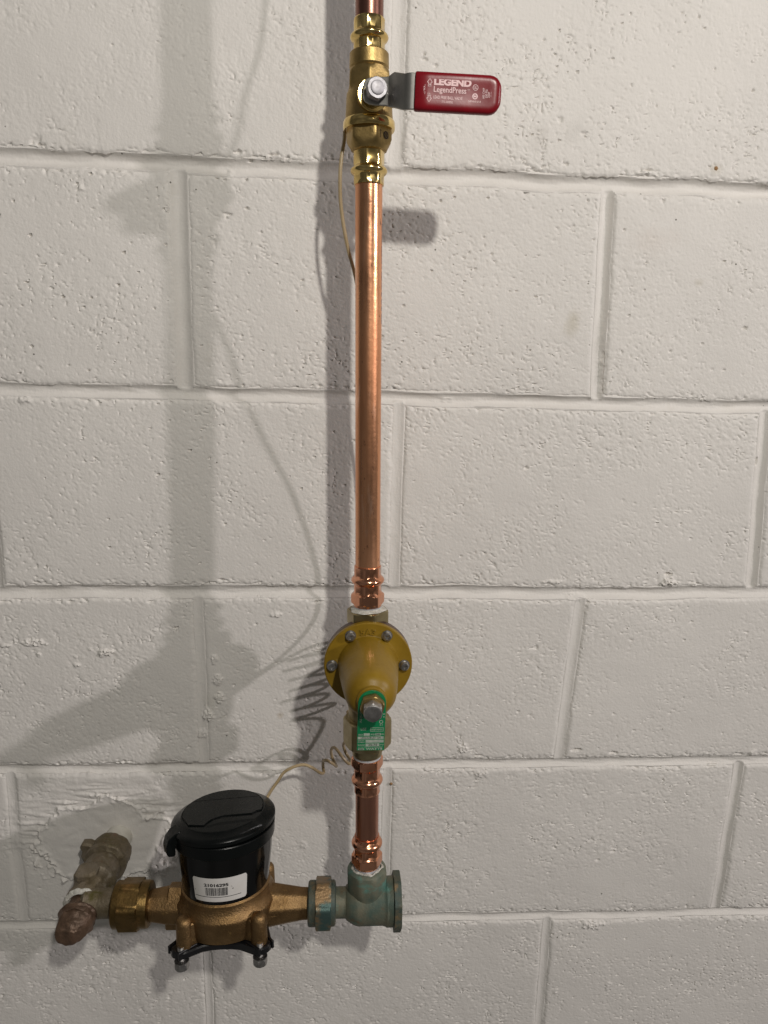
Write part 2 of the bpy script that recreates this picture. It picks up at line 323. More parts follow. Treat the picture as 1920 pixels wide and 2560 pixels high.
def relief(X, Z, seed=0):
    """outward height (mm) of the painted surface, without the joints; every block has its own grain, direction and paint build-up"""
    rs = np.random.RandomState(100 + seed)
    grain = rs.uniform(.72, 1.15); pitk = rs.uniform(.5, 1.5); ang = rs.uniform(-.9, .9); strch = rs.uniform(1.0, 1.7)
    ca, sa = np.cos(ang), np.sin(ang)
    Xr = (X * ca + Z * sa) / strch + 31 * seed; Zr = -X * sa + Z * ca
    mod = np.clip(.70 + .9 * perlin(X / 60, Z / 60, 1 + seed), .12, 1.4) * grain
    wx = Xr + 1.8 * perlin(X / 8, Z / 8, 2); wz = Zr + 1.8 * perlin(X / 8, Z / 8, 3)
    h = .60 * perlin(X / 80, Z / 80, 4) + .24 * perlin(X / 24, Z / 24, 5)
    h += mod * (.22 * perlin(wx / 5.2, wz / 4.6, 6) + .26 * perlin(wx / 2.4, wz / 2.2, 7))
    cre = 1 - np.abs(perlin(wx / 5.4, wz / 4.4, 8)) * 5.6                      # open creases
    msk = np.clip(perlin(X / 10, Z / 12, 9) * 2.6 - .15 + .35 * (grain - .9), 0, 1)
    h -= mod * 1.15 * np.clip(cre, 0, 1) * msk
    pit = np.clip(perlin(wx / 3.3, wz / 2.4, 10) - .50, 0, 1) * 7.0
    h -= .7 * pitk * np.clip(mod + .2, 0, 1.2) * np.clip(pit, 0, 1.3)
    big = np.clip(perlin(X / 6.5, Z / 4.2, 11 + seed) - .72, 0, 1) * 8.0        # a few deeper open pores
    h -= pitk * 1.2 * np.clip(big, 0, 1.6)
    roll = np.clip(perlin(X / 2.3, Z / 46, 12) * .5 + perlin(X / 90, Z / 90, 13) * 1.5, 0, 1)
    h += .10 * roll * perlin(X / 1.9, Z / 30, 14)                               # roller and brush drag
    return h
def features(X, Z, h):
    rr = .55 + .9 * np.abs(perlin(X / 3.2, Z / 3.2, 20)) + .5 * perlin(X / 1.9, Z / 1.9, 21)
    for (x, z, a, b, t) in LW:
        m = (np.abs(X - x) < 3 * a) & (np.abs(Z - z) < 3 * b)
        if m.any():
            d = np.sqrt(((X[m] - x) / a) ** 2 + ((Z[m] - z) / b) ** 2) + .45 * perlin(X[m] / 4, Z[m] / 4, 22)
            h[m] += t * rr[m] * (1 - sstep(.55, 1.05, d))
    for (x, z, a, b, t) in DW:
        m = (np.abs(X - x) < 3 * a) & (np.abs(Z - z) < 3 * b)
        if m.any():
            d = np.sqrt(((X[m] - x) / a) ** 2 + ((Z[m] - z) / b) ** 2) + .5 * perlin(X[m] / 4, Z[m] / 4, 23)
            h[m] -= t * (1 - sstep(.4, 1.0, d))
    return h
def patch_mask(X, Z):
    """smooth cement collar trowelled round the wall pipe, and the smear above it"""
    d = np.sqrt(((X - PC.x) / 74) ** 2 + ((Z - PC.z) / 53) ** 2) + .24 * perlin(X / 30, Z / 30, 30) + .09 * perlin(X / 9, Z / 9, 31) + .04 * perlin(X / 3.5, Z / 3.5, 38)
    return d
def patch(X, Z, h):
    d = patch_mask(X, Z)
    m = 1 - sstep(.94, .985, d)
    sm = (1 - sstep(1.0, 1.75, d)) * sstep(-720, -690, Z)                       # knife smears above
    st = 1.5 * perlin((X + .9 * Z) / 40, Z / 7.5, 32) + .7 * perlin(X / 26, Z / 4.2, 33)
    lump = np.clip(perlin(X / 7, Z / 6, 34) - .12, 0, 1) * 9.0 * np.exp(-((d - 1.0) / .15) ** 2) * sstep(-.3, .3, perlin(X / 40, Z / 40, 35) + .15)
    ph = 2.3 + .7 * perlin(X / 45, Z / 30, 36) + .5 * (1 - d) + 1.1 * np.exp(-((d - .93) / .05) ** 2) + .5 * np.clip(np.abs(perlin((X + Z) / 34, (Z - .6 * X) / 22, 39)) * 3 - .3, 0, 1) + .12 * perlin(X / 5, Z / 5, 37)
    h = h * (1 - .75 * sm) + sm * (.55 + np.abs(st) * 1.7)
    h = h * (1 - m) + ph * m + lump * (1 - .75 * m)
    return h

BED = [203.5, 3.5, -204.5, -408.0, -610.5, -810.5, -1013.0, -1216]               # bed joint centre heights, top to bottom
BEDSLOPE = [0, -.006, -.004, .001, 0, -.010, 0, 0]
BEDW = [14, 14.5, 12.5, 13.5, 11.0, 10.5, 12, 12]
BEDD = [4.0, 5.0, 3.9, 4.2, 3.0, 3.0, 3.6, 3.6]
def bedz(i, X):
    X = np.asarray(X, float)
    return BED[i] + BEDSLOPE[i] * (X - 200) + 1.6 * perlin(X / 120, X * 0 + i * 5.3, 40)
HEAD = {0: [(-612, 12, 3), (-206, 12, 3), (200, 12, .9), (606, 12, 3)], 1: [(-408, 12, 3), (-1, 15.5, 3.4), (408, 12.5, 3.8), (815, 12, 3)], 2: [(-603, 12, 3), (-197, 12, 3), (209, 10, .8), (596.5, 12.5, 3.6), (1004, 12, 3)],
        3: [(-402, 12, 3), (4.5, 9, .7), (407.5, 10.5, 1.3), (813, 12, 3)], 4: [(-609, 12, 3), (-203, 9, .6), (208, 9, .7), (614, 11, 2.8), (1020, 12, 3)], 5: [(-404, 12, 3), (2, 7.5, .6), (405, 9, 1.2), (808, 12, 3)], 6: [(-203, 12, 3), (203, 12, 3), (609, 12, 3)], -1: [(-408, 12, 3), (0, 12, 3), (408, 12, 3)]}
SL = {(1, 2): -.034, (3, 2): .047, (2, 3): -.05, (4, 3): .02}
def headx(c, i, Z):
    x, w_, d = HEAD[c][i]; Z = np.asarray(Z, float)
    zc = (BED[c] + BED[c + 1]) / 2
    return x + SL.get((c, i), 0) * (Z - zc) + .9 * perlin(Z / 70, Z * 0 + c * 3.1 + i * 7.7, 41)

def axis_coords(a, b, va, vb, fine=1.15, coarse=8.0):
    out = [a]; x = a
    while x < b - 1e-6:
        st = fine if (va - 2 < x < vb + 2) else coarse
        if x <= va - 2 and x + st > va - 2: st = max(fine, va - 2 - x)
        x = min(b, x + st); out.append(x)
    return np.array(out)
def edge_noise(t, sd, amp=1.0):
    t = np.asarray(t, float); o = np.zeros_like(t)
    return amp * (1.1 * perlin(t / 46, o + sd * 4.1, 49) + 1.0 * perlin(t / 17, o + sd * 3.3, 50) + .85 * perlin(t / 6, o + sd * 1.7, 51) + .45 * perlin(t / 2.8, o + sd * 2.9, 52))

def grid_mesh(name, X, Z, Hh, parent, skirt=None):
    nz_, nx = X.shape
    V = np.stack([X, -Hh, Z], -1).reshape(-1, 3)
    idx = np.arange(nz_ * nx).reshape(nz_, nx)
    F = np.stack([idx[:-1, :-1], idx[1:, :-1], idx[1:, 1:], idx[:-1, 1:]], -1).reshape(-1, 4)
    if skirt is not None:
        loop = np.concatenate([idx[0, :], idx[1:, -1], idx[-1, -2::-1], idx[-2:0:-1, 0]])
        S = V[loop].copy(); S[:, 1] = skirt
        o = len(V); V = np.vstack([V, S]); n = len(loop); k = np.arange(n); k2 = (k + 1) % n
        F = np.vstack([F, np.stack([loop[k], loop[k2], o + k2, o + k], -1)])
    me = bpy.data.meshes.new(name)
    me.vertices.add(len(V)); me.vertices.foreach_set('co', (V * MM).astype(np.float32).ravel())
    me.loops.add(F.size); me.loops.foreach_set('vertex_index', F[:, ::-1].astype(np.int32).ravel())
    me.polygons.add(len(F)); me.polygons.foreach_set('loop_start', (np.arange(len(F)) * 4).astype(np.int32))
    me.update(calc_edges=True); me.shade_smooth(); me.set_sharp_from_angle(angle=math.radians(38)); me.materials.append(M['wall'])
    o = bpy.data.objects.new(name, me); C.objects.link(o); o.parent = parent
    return o

wall = bpy.data.objects.new('wall', None); C.objects.link(wall); wall['kind'] = 'structure'; wall['_b'] = (0, 0, 0)
VX0, VX1, VZ0, VZ1 = -250, 715, -990, 172
for c in range(-1, 7):
    if c == -1: zt, zb = (lambda X: 406 + 0 * X), (lambda X: bedz(0, X)); wt, wb = 6, BEDW[0] / 2; cz = (406 + 203) / 2
    elif c == 6: continue
    else: zt, zb = (lambda X, c=c: bedz(c, X)), (lambda X, c=c: bedz(c + 1, X)); wt, wb = BEDW[c] / 2, BEDW[c + 1] / 2
    heads = HEAD[c]
    for i in range(len(heads) - 1):
        xl, xr = heads[i][0], heads[i + 1][0]
        z0n, z1n = (BED[c] if c >= 0 else 406), BED[c + 1]
        us = axis_coords(xl, xr, VX0, VX1); vs_ = axis_coords(z1n, z0n, VZ0, VZ1)
        U = (us - us[0]) / (us[-1] - us[0]); Vv = (vs_ - vs_[0]) / (vs_[-1] - vs_[0])
        UU, VV = np.meshgrid(U, Vv); Xn = xl + UU * (xr - xl); Zn = z1n + VV * (z0n - z1n)
        cc = max(c, 0)
        if c >= 0: L = headx(c, i, Zn) + heads[i][1] / 2 + edge_noise(Zn, c * 9 + i + .3, .5); Rr = headx(c, i + 1, Zn) - heads[i + 1][1] / 2 + edge_noise(Zn, c * 9 + i + 5.1, .5)
        else: L = xl + 6 + 0 * Zn; Rr = xr - 6 + 0 * Zn
        X = L + UU * (Rr - L)
        T = zt(X) - wt + edge_noise(X, c * 7 + i + .6, .9); B = zb(X) + wb + edge_noise(X, c * 7 + i + 3.9, 1.25)
        Z = B + VV * (T - B)
        dl, dr, dt, db = X - L, Rr - X, T - Z, Z - B
        dist = np.minimum(np.minimum(dl, dr), np.minimum(dt, db))
        h = relief(X, Z, (c + 1) * 7 + i); h += ((i * 7 + c * 13) % 5 - 2) * .16
        rr = 2.2 + 1.2 * perlin(X / 30, Z / 30, 68)
        side = np.minimum(np.minimum(dl, dr), dt); soft = 3.8 + 1.5 * perlin(X / 24, Z / 24, 72)
        h -= 1.3 * (1 - sstep(0, rr, db)) + 1.7 * (1 - sstep(-.5, soft, side)) + .4 * (1 - sstep(0, 7, dist))
        nearb = sstep(9, 2, np.minimum(dt, db)); h -= nearb * np.clip(perlin(X / 30, Z / 30, 69) + .35, 0, 1) * np.clip(perlin(X / 5, Z / 3, 60) - .08, 0, 1) * 6
        h = features(X, Z, h)
        if c in (3, 4) and i <= 2: h = patch(X, Z, h)
        grid_mesh('concrete_block', X, Z, h, wall, skirt=9)
# tooled joints
def joint_profile(u, depth):
    """u -1..1 across; concave tooled mortar"""
    return -(1.25 + 1.05 * depth * np.clip(1 - u * u, 0, 1) ** .95 + 3.0 * np.clip(np.abs(u) - 1.15, 0, 1))
for b in range(0, 7):
    xs = axis_coords(-620, 1010, VX0, VX1, 1.6) if 0 < b < 6 else axis_coords(-620, 1010, 1e5, 1e5)
    u = np.linspace(-1.45, 1.45, 22); UU, XX = np.meshgrid(u, xs, indexing='ij')
    ZZ = bedz(b, XX) + UU * BEDW[b] / 2 * (1 + .12 * perlin(XX / 60, XX * 0 + b, 61))
    h = joint_profile(UU + .22 * perlin(XX / 50, XX * 0 + b, 70), BEDD[b] * (1 + .45 * perlin(XX / 55, XX * 0 + b, 62))) + .38 * perlin(XX / 17, ZZ / 3, 63) + .12 * perlin(XX / 5, ZZ / 1.6, 71) + .07 * perlin(XX / 2.5, ZZ / 2.5, 64)
    for cc_, sg in ((b - 1, 1), (b, -1)):          # blend into the head joints that run into this bed joint from above and below
        for i, (x, w_, d) in enumerate(HEAD.get(cc_, [])):
            hx_ = headx(cc_, i, ZZ) if cc_ >= 0 else x
            uh = (XX - hx_) / (w_ / 2); hh = joint_profile(uh, d) - .30
            m = (1 - sstep(.95, 1.12, np.abs(uh))) * sstep(.25, .95, UU * sg)
            h = h * (1 - m) + hh * m
    h = features(XX, ZZ, h)
    if b == 4: h = patch(XX, ZZ, h) - .3
    grid_mesh('bed_joint', XX, ZZ, h, wall)
for c in range(0, 6):
    for i, (x, w_, d) in enumerate(HEAD[c]):
        if x < -615 or x > 1010: continue
        zs = axis_coords(BED[c + 1], BED[c], VZ0, VZ1, 1.8, 12); zs = (zs - zs[0]) / (zs[-1] - zs[0])
        za = float(bedz(c + 1, x)) + BEDW[c + 1] / 2 - .6; zb_ = float(bedz(c, x)) - BEDW[c] / 2 + .6
        u = np.linspace(-1.5, 1.5, 22); ZZ, UU = np.meshgrid(za + zs * (zb_ - za), u, indexing='ij')
        XX = headx(c, i, ZZ) + UU * w_ / 2
        h = joint_profile(UU, d * (1 + .2 * perlin(ZZ / 30, ZZ * 0 + c * 3 + i, 65))) - .25 + .14 * perlin(XX / 3, ZZ / 12, 66) + .06 * perlin(XX / 2.5, ZZ / 2.5, 64)
        if (c, i) == (1, 2):   # ragged lower right of this joint
            g = np.clip(-(ZZ + 140) / 20, 0, 1) * np.clip(UU * 1.3, 0, 1); h -= g * (2.2 + 2.0 * perlin(XX / 5, ZZ / 2.6, 67))
        h = features(XX, ZZ, h)
        if (c, i) == (4, 1): h = patch(XX, ZZ, h) - .2
        grid_mesh('head_joint', XX, ZZ, h, wall)
# the wall goes on past the frame on every side, in the same bond
def outer_block(xl, xr, zb_, zt_, seed):
    xs = np.linspace(xl + 6, xr - 6, 44); zs = np.linspace(zb_ + 6.5, zt_ - 6.5, 24); X, Z = np.meshgrid(xs, zs)
    dist = np.minimum(np.minimum(X - xs[0], xs[-1] - X), np.minimum(Z - zs[0], zs[-1] - Z))
    h = .5 * perlin(X / 80, Z / 80, 4) + .25 * perlin(X / 22, Z / 22, seed) - 1.9 * (1 - sstep(0, 5, dist))
    grid_mesh('concrete_block', X, Z, h, wall, skirt=9)
for c in range(-1, 8):
    zt_ = BED[c] if c >= 0 else 406.5
    zb_ = BED[c + 1] if c < 7 else -1419
    xs_ = [x for x, _, _ in HEAD.get(c, [(-203 if c % 2 == 0 else 0, 12, 3)])] 
    if c >= 6: xs_ = [-203 if c % 2 == 0 else 0]
    full = range(-1, 6)
    lo, hi = (xs_[0], xs_[-1]) if c in full else (xs_[0], xs_[0])
    k = 0; x = lo
    while x > -1100: outer_block(x - 406, x, zb_, zt_, c * 11 + k + 80); x -= 406; k += 1
    x = hi
    while x < 1300: outer_block(x, x + 406, zb_, zt_, c * 11 + k + 80); x += 406; k += 1
for (x0, x1, z0, z1) in [(-1600, 1750, 195, 430), (-1600, 1750, -1430, -1007), (-1600, -615, -1010, 200), (1005, 1750, -1010, 200)]:
    X, Z = np.meshgrid(np.linspace(x0, x1, 60), np.linspace(z0, z1, 30)); grid_mesh('mortar_bed', X, Z, X * 0 - 3.2, wall)
for (px, py, r) in [(978, 1960, 1.5), (1790, 421, 2.0)]:
    p = at(px, py); mb = MB(); mb.revolve(p + Vector((0, .6, 0)), (0, -1, 0), (1, 0, 0), [(0, r * 1.1), (.8, poly(5, r * 1.1)), (1.3, poly(4, r * .7, .4)), (1.5, .1)], 20)
    mb.build('paint_flake', M['speck'], wall)

# ------------------------------------------------------------------ riser axis
RA = Vector((169.748, -93.0, 103.967)); RB = Vector((180.283, -108.0, -598.273))
RD = (RB - RA).normalized(); RU = Vector((1, 0, 0)); RU = (RU - RD * RU.dot(RD)).normalized()
def RS(s): return RA + RD * s
RFRONT = -PI / 2  # angle of the side that faces the viewer, checked below
RW = RD.cross(RU)
FA = math.atan2(Vector((0, -1, 0)).dot(RW), Vector((0, -1, 0)).dot(RU))
def riser(mb, rings, seg=96, **k): return mb.revolve(RA, RD, RU, rings, seg, **k)

def arc(s0, s1, r, bulge, n=10):
    return [(s0 + (s1 - s0) * i / n, r + bulge * math.sin(PI * i / n) ** .8) for i in range(n + 1)]
def pressed(r, ph): return poly(6, r * 1.085, ph, r * 1.02)

# copper pipes
tp = MB(); riser(tp, [(-90, 11.1), (12, 11.1)]).build('copper_pipe', M['copper_brown'], None, RS(-20))
p = tp and C.objects[-1]
tag(p, 'dark brown copper pipe entering the top edge above the red-handled valve', 'pipe', 'copper pipes of the riser')
mb = MB(); riser(mb, [(130, 11.1), (456, 11.1)])
pipe2 = mb.build('copper_pipe', M['copper'], None, RS(290))
tag(pipe2, 'long bright copper pipe between the ball valve and the mustard regulator', 'pipe', 'copper pipes of the riser')
mb = MB(); rq = random.Random(5); sq = 162.0
while sq < 236:                                                    # worn violet print line down the right side of the pipe
    ln = rq.uniform(2, 9); a1 = FA - 1.33 + rq.uniform(-.015, .015); wv = rq.uniform(.03, .06)
    q = [RS(t_) + (RU * math.cos(a_) + RW * math.sin(a_)) * 11.16 for t_, a_ in ((sq, a1 - wv), (sq, a1 + wv), (sq + ln, a1 + wv), (sq + ln, a1 - wv))]
    mb.add(q, [(0, 1, 2, 3)]); sq += ln + rq.uniform(.3, 2.5)
mb.build('print_line', M['pipe_print'], pipe2, recalc=False)
mb = MB(); riser(mb, [(672, 11.1), (726, 11.1)])
tag(mb.build('copper_pipe', M['copper_dark'], None, RS(700)), 'short reddish brown copper pipe between two press fittings below the regulator', 'pipe', 'copper pipes of the riser')

# ---- ball valve
BV = thing('ball_valve', 'brass ball valve with a red vinyl lever pointing right', 'valve', RS(70))
def press_sleeve(mb, s0, s1, b0, b1, r, rb, ph=0):
    P = lambda rr: pressed(rr, ph)
    e = .6
    rings = [(s0, r - .6), (s0, r - .1), (s0 + e, r + .15), (s0 + 2.2, P(r)), (b0 - 1.2, P(r)), (b0, r + .25)] if b0 - s0 > 5 else [(s0, r - .6), (s0, r), (b0, r)]
    rings += arc(b0, b1, r + .25, rb - r, 12)[1:-1] + [(b1, r + .25), (b1 + 1.3, P(r * 1.01))]
    rings += [(s1 - 1.5, P(r * 1.01)), (s1, r + .3)]
    return riser(mb, rings)
mb = MB(); press_sleeve(mb, 11.2, 37, 20.8, 27.2, 12.1, 14.9, FA + .35).build('press_sleeve', M['brass'], BV)
mb = MB(); riser(mb, [(132.6, 11.3), (132.6, 12.1), (131.6, 12.3), (129.5, pressed(12.2, FA + .35)), (126.3, pressed(12.2, FA + .35)), (125, 12.5)] + arc(125, 118.4, 12.5, 2.6, 12)[1:-1] + [(118.4, 12.5), (117, pressed(12.4, FA + .35)), (109.6, pressed(12.4, FA + .35)), (106, 12.8)]).build('press_sleeve', M['brass'], BV)
# body: socket band, octagonal shoulder, ball chamber
mb = MB()
riser(mb, [(35, 12.0), (35, 14.6), (36, 15.5), (45.5, 15.7), (46.5, 15.0), (46.8, 14.8), (47.4, poly(6, 17.8, FA, 15.6)), (49.5, poly(6, 17.9, FA, 16.9)), (52, poly(6, 18.0, FA, 17.7)), (60, poly(6, 18.3, FA, 18.1)), (63.5, 17.0), (65, 17.9), (70, 18.3), (78, 18.7), (84, 19.2), (84.6, 19.0)])
mb.build('valve_body', M['brass_cast'], BV)
mb = MB(); riser(mb, [(84.4, 18), (84.6, 20.2), (85.6, 20.8), (88, 20.9), (90.5, 20.8), (91.6, 20.1), (91.8, 17.6)]).build('end_collar', M['brass'], BV)
mb = MB(); riser(mb, [(91.5, poly(6, 19.0, FA - .25, 18.0))] + [(93, poly(6, 19.0, FA - .25, 18.7)), (99.0, poly(6, 18.9, FA - .25, 18.6)), (101.5, poly(6, 18.6, FA - .25, 17.4)), (103.6, poly(6, 18.0, FA - .25, 16.0)), (104.6, 15.2), (106.5, 14.4), (107.6, 12.6)]).build('hex_end', M['brass_cast'], BV)
# cast marks on the hex end: arrow and ringed monogram, dark in their hollows
fd = Vector((.69, -.72, 0)).normalized()
fr = frame(RS(96.8) + fd * 16.62, (.72, .69, 0), -RD)
mb = MB(); rect(mb, fr, -4.3, -3, -3.7, 3, .1); mb.add([fr(-5.6, 1.2, .1), fr(-4.0, 3.4, .1), fr(-4.0, 2.4, .1)], [(0, 1, 2)]); mb.add([fr(-2.4, 1.2, .1), fr(-4.0, 3.4, .1), fr(-4.0, 2.4, .1)], [(0, 1, 2)])
ringflat(mb, fr, 2.2, 0, 2.0, 2.9, .1); rect(mb, fr, 1.9, -2.6, 2.5, 2.6, .12); put_text(mb, 'N', fr, .4, -1.6, 3.4, 3.2, .14)
mb.build('cast_mark', M['mark'], BV, smooth=False, recalc=False)
# stem
ST = at(932, 238, -118); SD = Vector((.17, -.985, .02)).normalized()
def stem(mb, rings, seg=96): return mb.revolve(ST, SD, (0, 0, 1), rings, seg)
mb = MB(); stem(mb, [(-10, 10.5), (-1.5, 10.5), (-1, 11.6), (0, 12.0), (1.0, 12.0), (1.3, 11.7), (1.4, 9.2), (1.0, 9.0), (1.0, 3)]).build('stem_collar', M['brass'], BV)
mb = MB(); stem(mb, [(1.0, 6), (1.0, 8.4), (6.3, 8.4), (6.8, 7.9), (6.8, 4)]).build('packing_nut', M['brass_pale'], BV)
mb = MB(); stem(mb, hexrings(9.2, 16.4, 8.2, 6, .2, 1.3) + [(16.4, 5.2), (17.0, 5.0), (17.3, 4.2)]).build('handle_nut', M['nut'], BV)
# lever
G0 = at(1037, 229, -143); G1 = at(1252, 241, -145)
hu = (G1 - G0).normalized(); hn = Vector((0.0, -1, 0)); hn = (hn - hu * hn.dot(hu)).normalized(); hv = hn.cross(hu); hv = hv if hv.z > 0 else -hv
HF = lambda a, b, c=0.0: G0 + hu * a + hv * b + hn * c
L_ = (G1 - G0).length
SN = ST + SD * 8.0
def strip(mb, pts, th):
    """bent sheet: pts = (centre point, half width)"""
    n = len(pts); vs = []
    for i, (c, hw) in enumerate(pts):
        t = (pts[min(i + 1, n - 1)][0] - pts[max(i - 1, 0)][0]).normalized(); nn = t.cross(hv).normalized()
        for a in (-1, 1):
            for b in (-1, 1): vs.append(c + hv * hw * b + nn * th / 2 * a)
    fs = []
    for i in range(n - 1):
        a, b = 4 * i, 4 * i + 4
        fs += [(a, a + 1, b + 1, b), (a + 2, b + 2, b + 3, a + 3), (a, b, b + 2, a + 2), (a + 1, a + 3, b + 3, b + 1)]
    fs += [(0, 2, 3, 1), (4 * n - 4, 4 * n - 3, 4 * n - 1, 4 * n - 2)]
    return mb.add(vs, fs)
pA = SN; mb = MB()
k0 = Vector((176.0, 0, 0)).x
tgt = HF(-4, 0, 0)
plate = [(SN + Vector((-9, 1.6, .6)), 5.0), (SN + Vector((-7.5, 1.3, .4)), 7.6), (SN + Vector((-4, .7, .2)), 9.2), (SN, 9.8), (SN + Vector((8.5, -1.2, -.2)), 10.0), (SN + Vector((10.5, -1.8, -.3)), 10.4), (SN + Vector((12.3, -3.4, -.4)), 11.4), (SN + Vector((14.5, -6.0, -.5)), 12.2), (tgt + Vector((-3, 2.4, 0)), 12.4), (tgt + Vector((-1.2, .8, 0)), 12.4), (tgt + Vector((1.5, 0, 0)), 12.4), (HF(6, 0, 0), 12.0)]
strip(mb, plate, 2.6); ho = mb.build('lever', M['steel'], BV, ang=25)
bv = ho.modifiers.new('edge', 'BEVEL'); bv.width = .5 * MM; bv.segments = 2; bv.limit_method = 'ANGLE'
# red grip
mb = MB(); secs = []; HH, TT = 13.3, 4.4
def rr_section(a, hh, tt, dish):
    pts = []; n = 40
    for k in range(n):
        th = 2 * PI * k / n; cx, sx = math.cos(th), math.sin(th)
        e = .42; x = math.copysign(abs(cx) ** (e if abs(sx) < .98 else e), cx); y = math.copysign(abs(sx) ** .62, sx)
        y2 = y * tt
        if y > 0: y2 -= dish * max(0, 1 - (x * 1.12) ** 2)
        pts.append(HF(a, x * hh, y2))
    return pts
for a, hh, tt in [(-.2, HH - 2.2, TT - 2.0), (0, HH - .5, TT - .6), (1.0, HH, TT), (10, HH, TT), (25, HH, TT), (40, HH, TT), (L_ - 9, HH, TT), (L_ - 6, HH - .6, TT), (L_ - 4, HH - 1.6, TT - .1), (L_ - 2.4, HH - 3.2, TT - .4), (L_ - 1.1, HH - 5.2, TT - .9), (L_ - .3, HH - 7.0, TT - 1.8), (L_, HH - 8.8, TT - 3.0)]:
    secs.append(rr_section(a, hh, tt, .9 if 5 < a < L_ - 7 else .3))
n = 40; vs = [p for s in secs for p in s]; fs = [(i * n + k, i * n + (k + 1) % n, (i + 1) * n + (k + 1) % n, (i + 1) * n + k) for i in range(len(secs) - 1) for k in range(n)] + [tuple(range(n))[::-1], tuple((len(secs) - 1) * n + k for k in range(n))]
mb.add(vs, fs); grip = mb.build('grip', M['red'], ho, ang=50)
mb = MB(); ZT = TT - .9 + .28
PF = lambda a, b, c=0.0: HF(a, b + .2 - .006 * (a - 30), ZT + c - .15)
put_text(mb, 'LEGEND', PF, 13.6, 3.6, 27.5, 4.9, .15, .055)
put_text(mb, 'LegendPress', PF, 13.6, -2.3, 24.0, 5.2, .15, .016)
put_text(mb, 'TM', PF, 38.2, 1.2, 2.0, .9, .15)
put_text(mb, 'LEAD FREE BALL VALVE', PF, 13.6, -5.4, 21.5, 2.1, .15, .014)
put_text(mb, 'T/S-1000NL', PF, 19.8, -7.9, 8.5, 1.5, .15, .004)
put_text(mb, 'ON', PF, 9.2, 2.3, 2.6, 2.0, .15, .004, 1); put_text(mb, 'OFF', PF, 9.2, -4.0, 2.6, 2.2, .15, .004, 1)
put_text(mb, 'THIS WAY', PF, 6.0, -5.0, 1.5, 9.0, .15, 0, 1)
for sg, y0 in ((1, 5.2), (-1, -5.2)):
    o = [(-1.9, 0), (0, 2.6), (1.9, 0), (.9, 0), (.9, -1.5), (-.9, -1.5), (-.9, 0)]
    pts = [(10.5 + a, y0 + sg * b) for a, b in o]
    for i in range(7):
        a = Vector(pts[i]); b = Vector(pts[(i + 1) % 7]); d = (b - a).normalized(); nn = Vector((-d.y, d.x)) * .17
        mb.add([PF(*(a + nn), .15), PF(*(b + nn), .15), PF(*(b - nn), .15), PF(*(a - nn), .15)], [(0, 1, 2, 3)])
ringflat(mb, PF, 44.2, 3.6, 1.7, 2.05, .15); put_text(mb, 'UL', PF, 43.1, 2.7, 2.2, 1.9, .15, .01); 
ringflat(mb, PF, 44.2, -2.3, 1.25, 2.05, .15); rect(mb, PF, 43.2, -2.9, 45.2, -1.7, .15)
put_text(mb, 'NSF/ANSI 61-8', PF, 39.6, -6.4, 9.0, 1.3, .15, .01)
put_text(mb, '600 CWP', PF, 49.6, -3.4, 1.6, 7.0, .15, .01, 1); put_text(mb, '250 PSI', PF, 51.7, -3.0, 1.6, 5.6, .15, .01, 1); put_text(mb, '250F', PF, 53.6, -2.6, 1.5, 3.8, .15, .01, 1); put_text(mb, 'CHINA', PF, 55.7, -2.0, 1.2, 5.2, .15, .005, 1)
mb.build('print', M['red_print'], ho, smooth=False, recalc=False)

# ---- press adapters (male thread copper)
def adapter(label, s_pipe, s_thread, hex0, hex1, b0, b1, ph):
    """press end at s_pipe, thread end at s_thread (either direction)"""
    t = thing('press_adapter', label, 'pipe fitting', RS((s_pipe + s_thread) / 2), 'copper press adapters')
    g = 1 if s_thread > s_pipe else -1
    mb = MB()
    rings = [(s_pipe, 11.3), (s_pipe, 12.0), (s_pipe + g * .7, 12.2), (s_pipe + g * 2.2, pressed(12.1, ph)), (b0 - g * 1.3, pressed(12.1, ph)), (b0, 12.4)]
    rings += arc(b0, b1, 12.4, 2.6, 12)[1:-1] + [(b1, 12.4), (b1 + g * 1.5, pressed(12.3, ph)), (hex0 - g * 2.4, pressed(12.3, ph)), (hex0 - g * 1.0, 12.7)]
    riser(mb, rings).build('press_sleeve', M['copper_bright'], t)
    mb = MB(); riser(mb, [(hex0 - g * 1.0, 12.6)] + hexrings(hex0, hex1, 15.6, 6, ph + .2, 1.8) + [(hex1 + g * .1, 12.8), (hex1 + g * 2.5, 12.6)]).build('hex_collar', M['copper_bright'], t)
    mb = MB(); r = []; s = hex1 + g * 1.8; i = 0
    while (s_thread - s) * g > 0:
        r.append((s, 12.7 if i % 2 == 0 else 12.0)); s += g * .75; i += 1
    riser(mb, r).build('thread', M['tape'], t)
    return t
adapter('copper press adapter screwed into the top of the mustard regulator', 452.4, 501, 478, 487, 461.8, 469.0, FA + .25)
adapter('copper press adapter directly beneath the regulator union nut', 676, 632, 648.8, 639.4, 667.0, 659.0, FA + .25)
adapter('copper press adapter screwed into the green tarnished elbow', 722.6, 764, 742.5, 752.0, 726.5, 734.5, FA + .25)

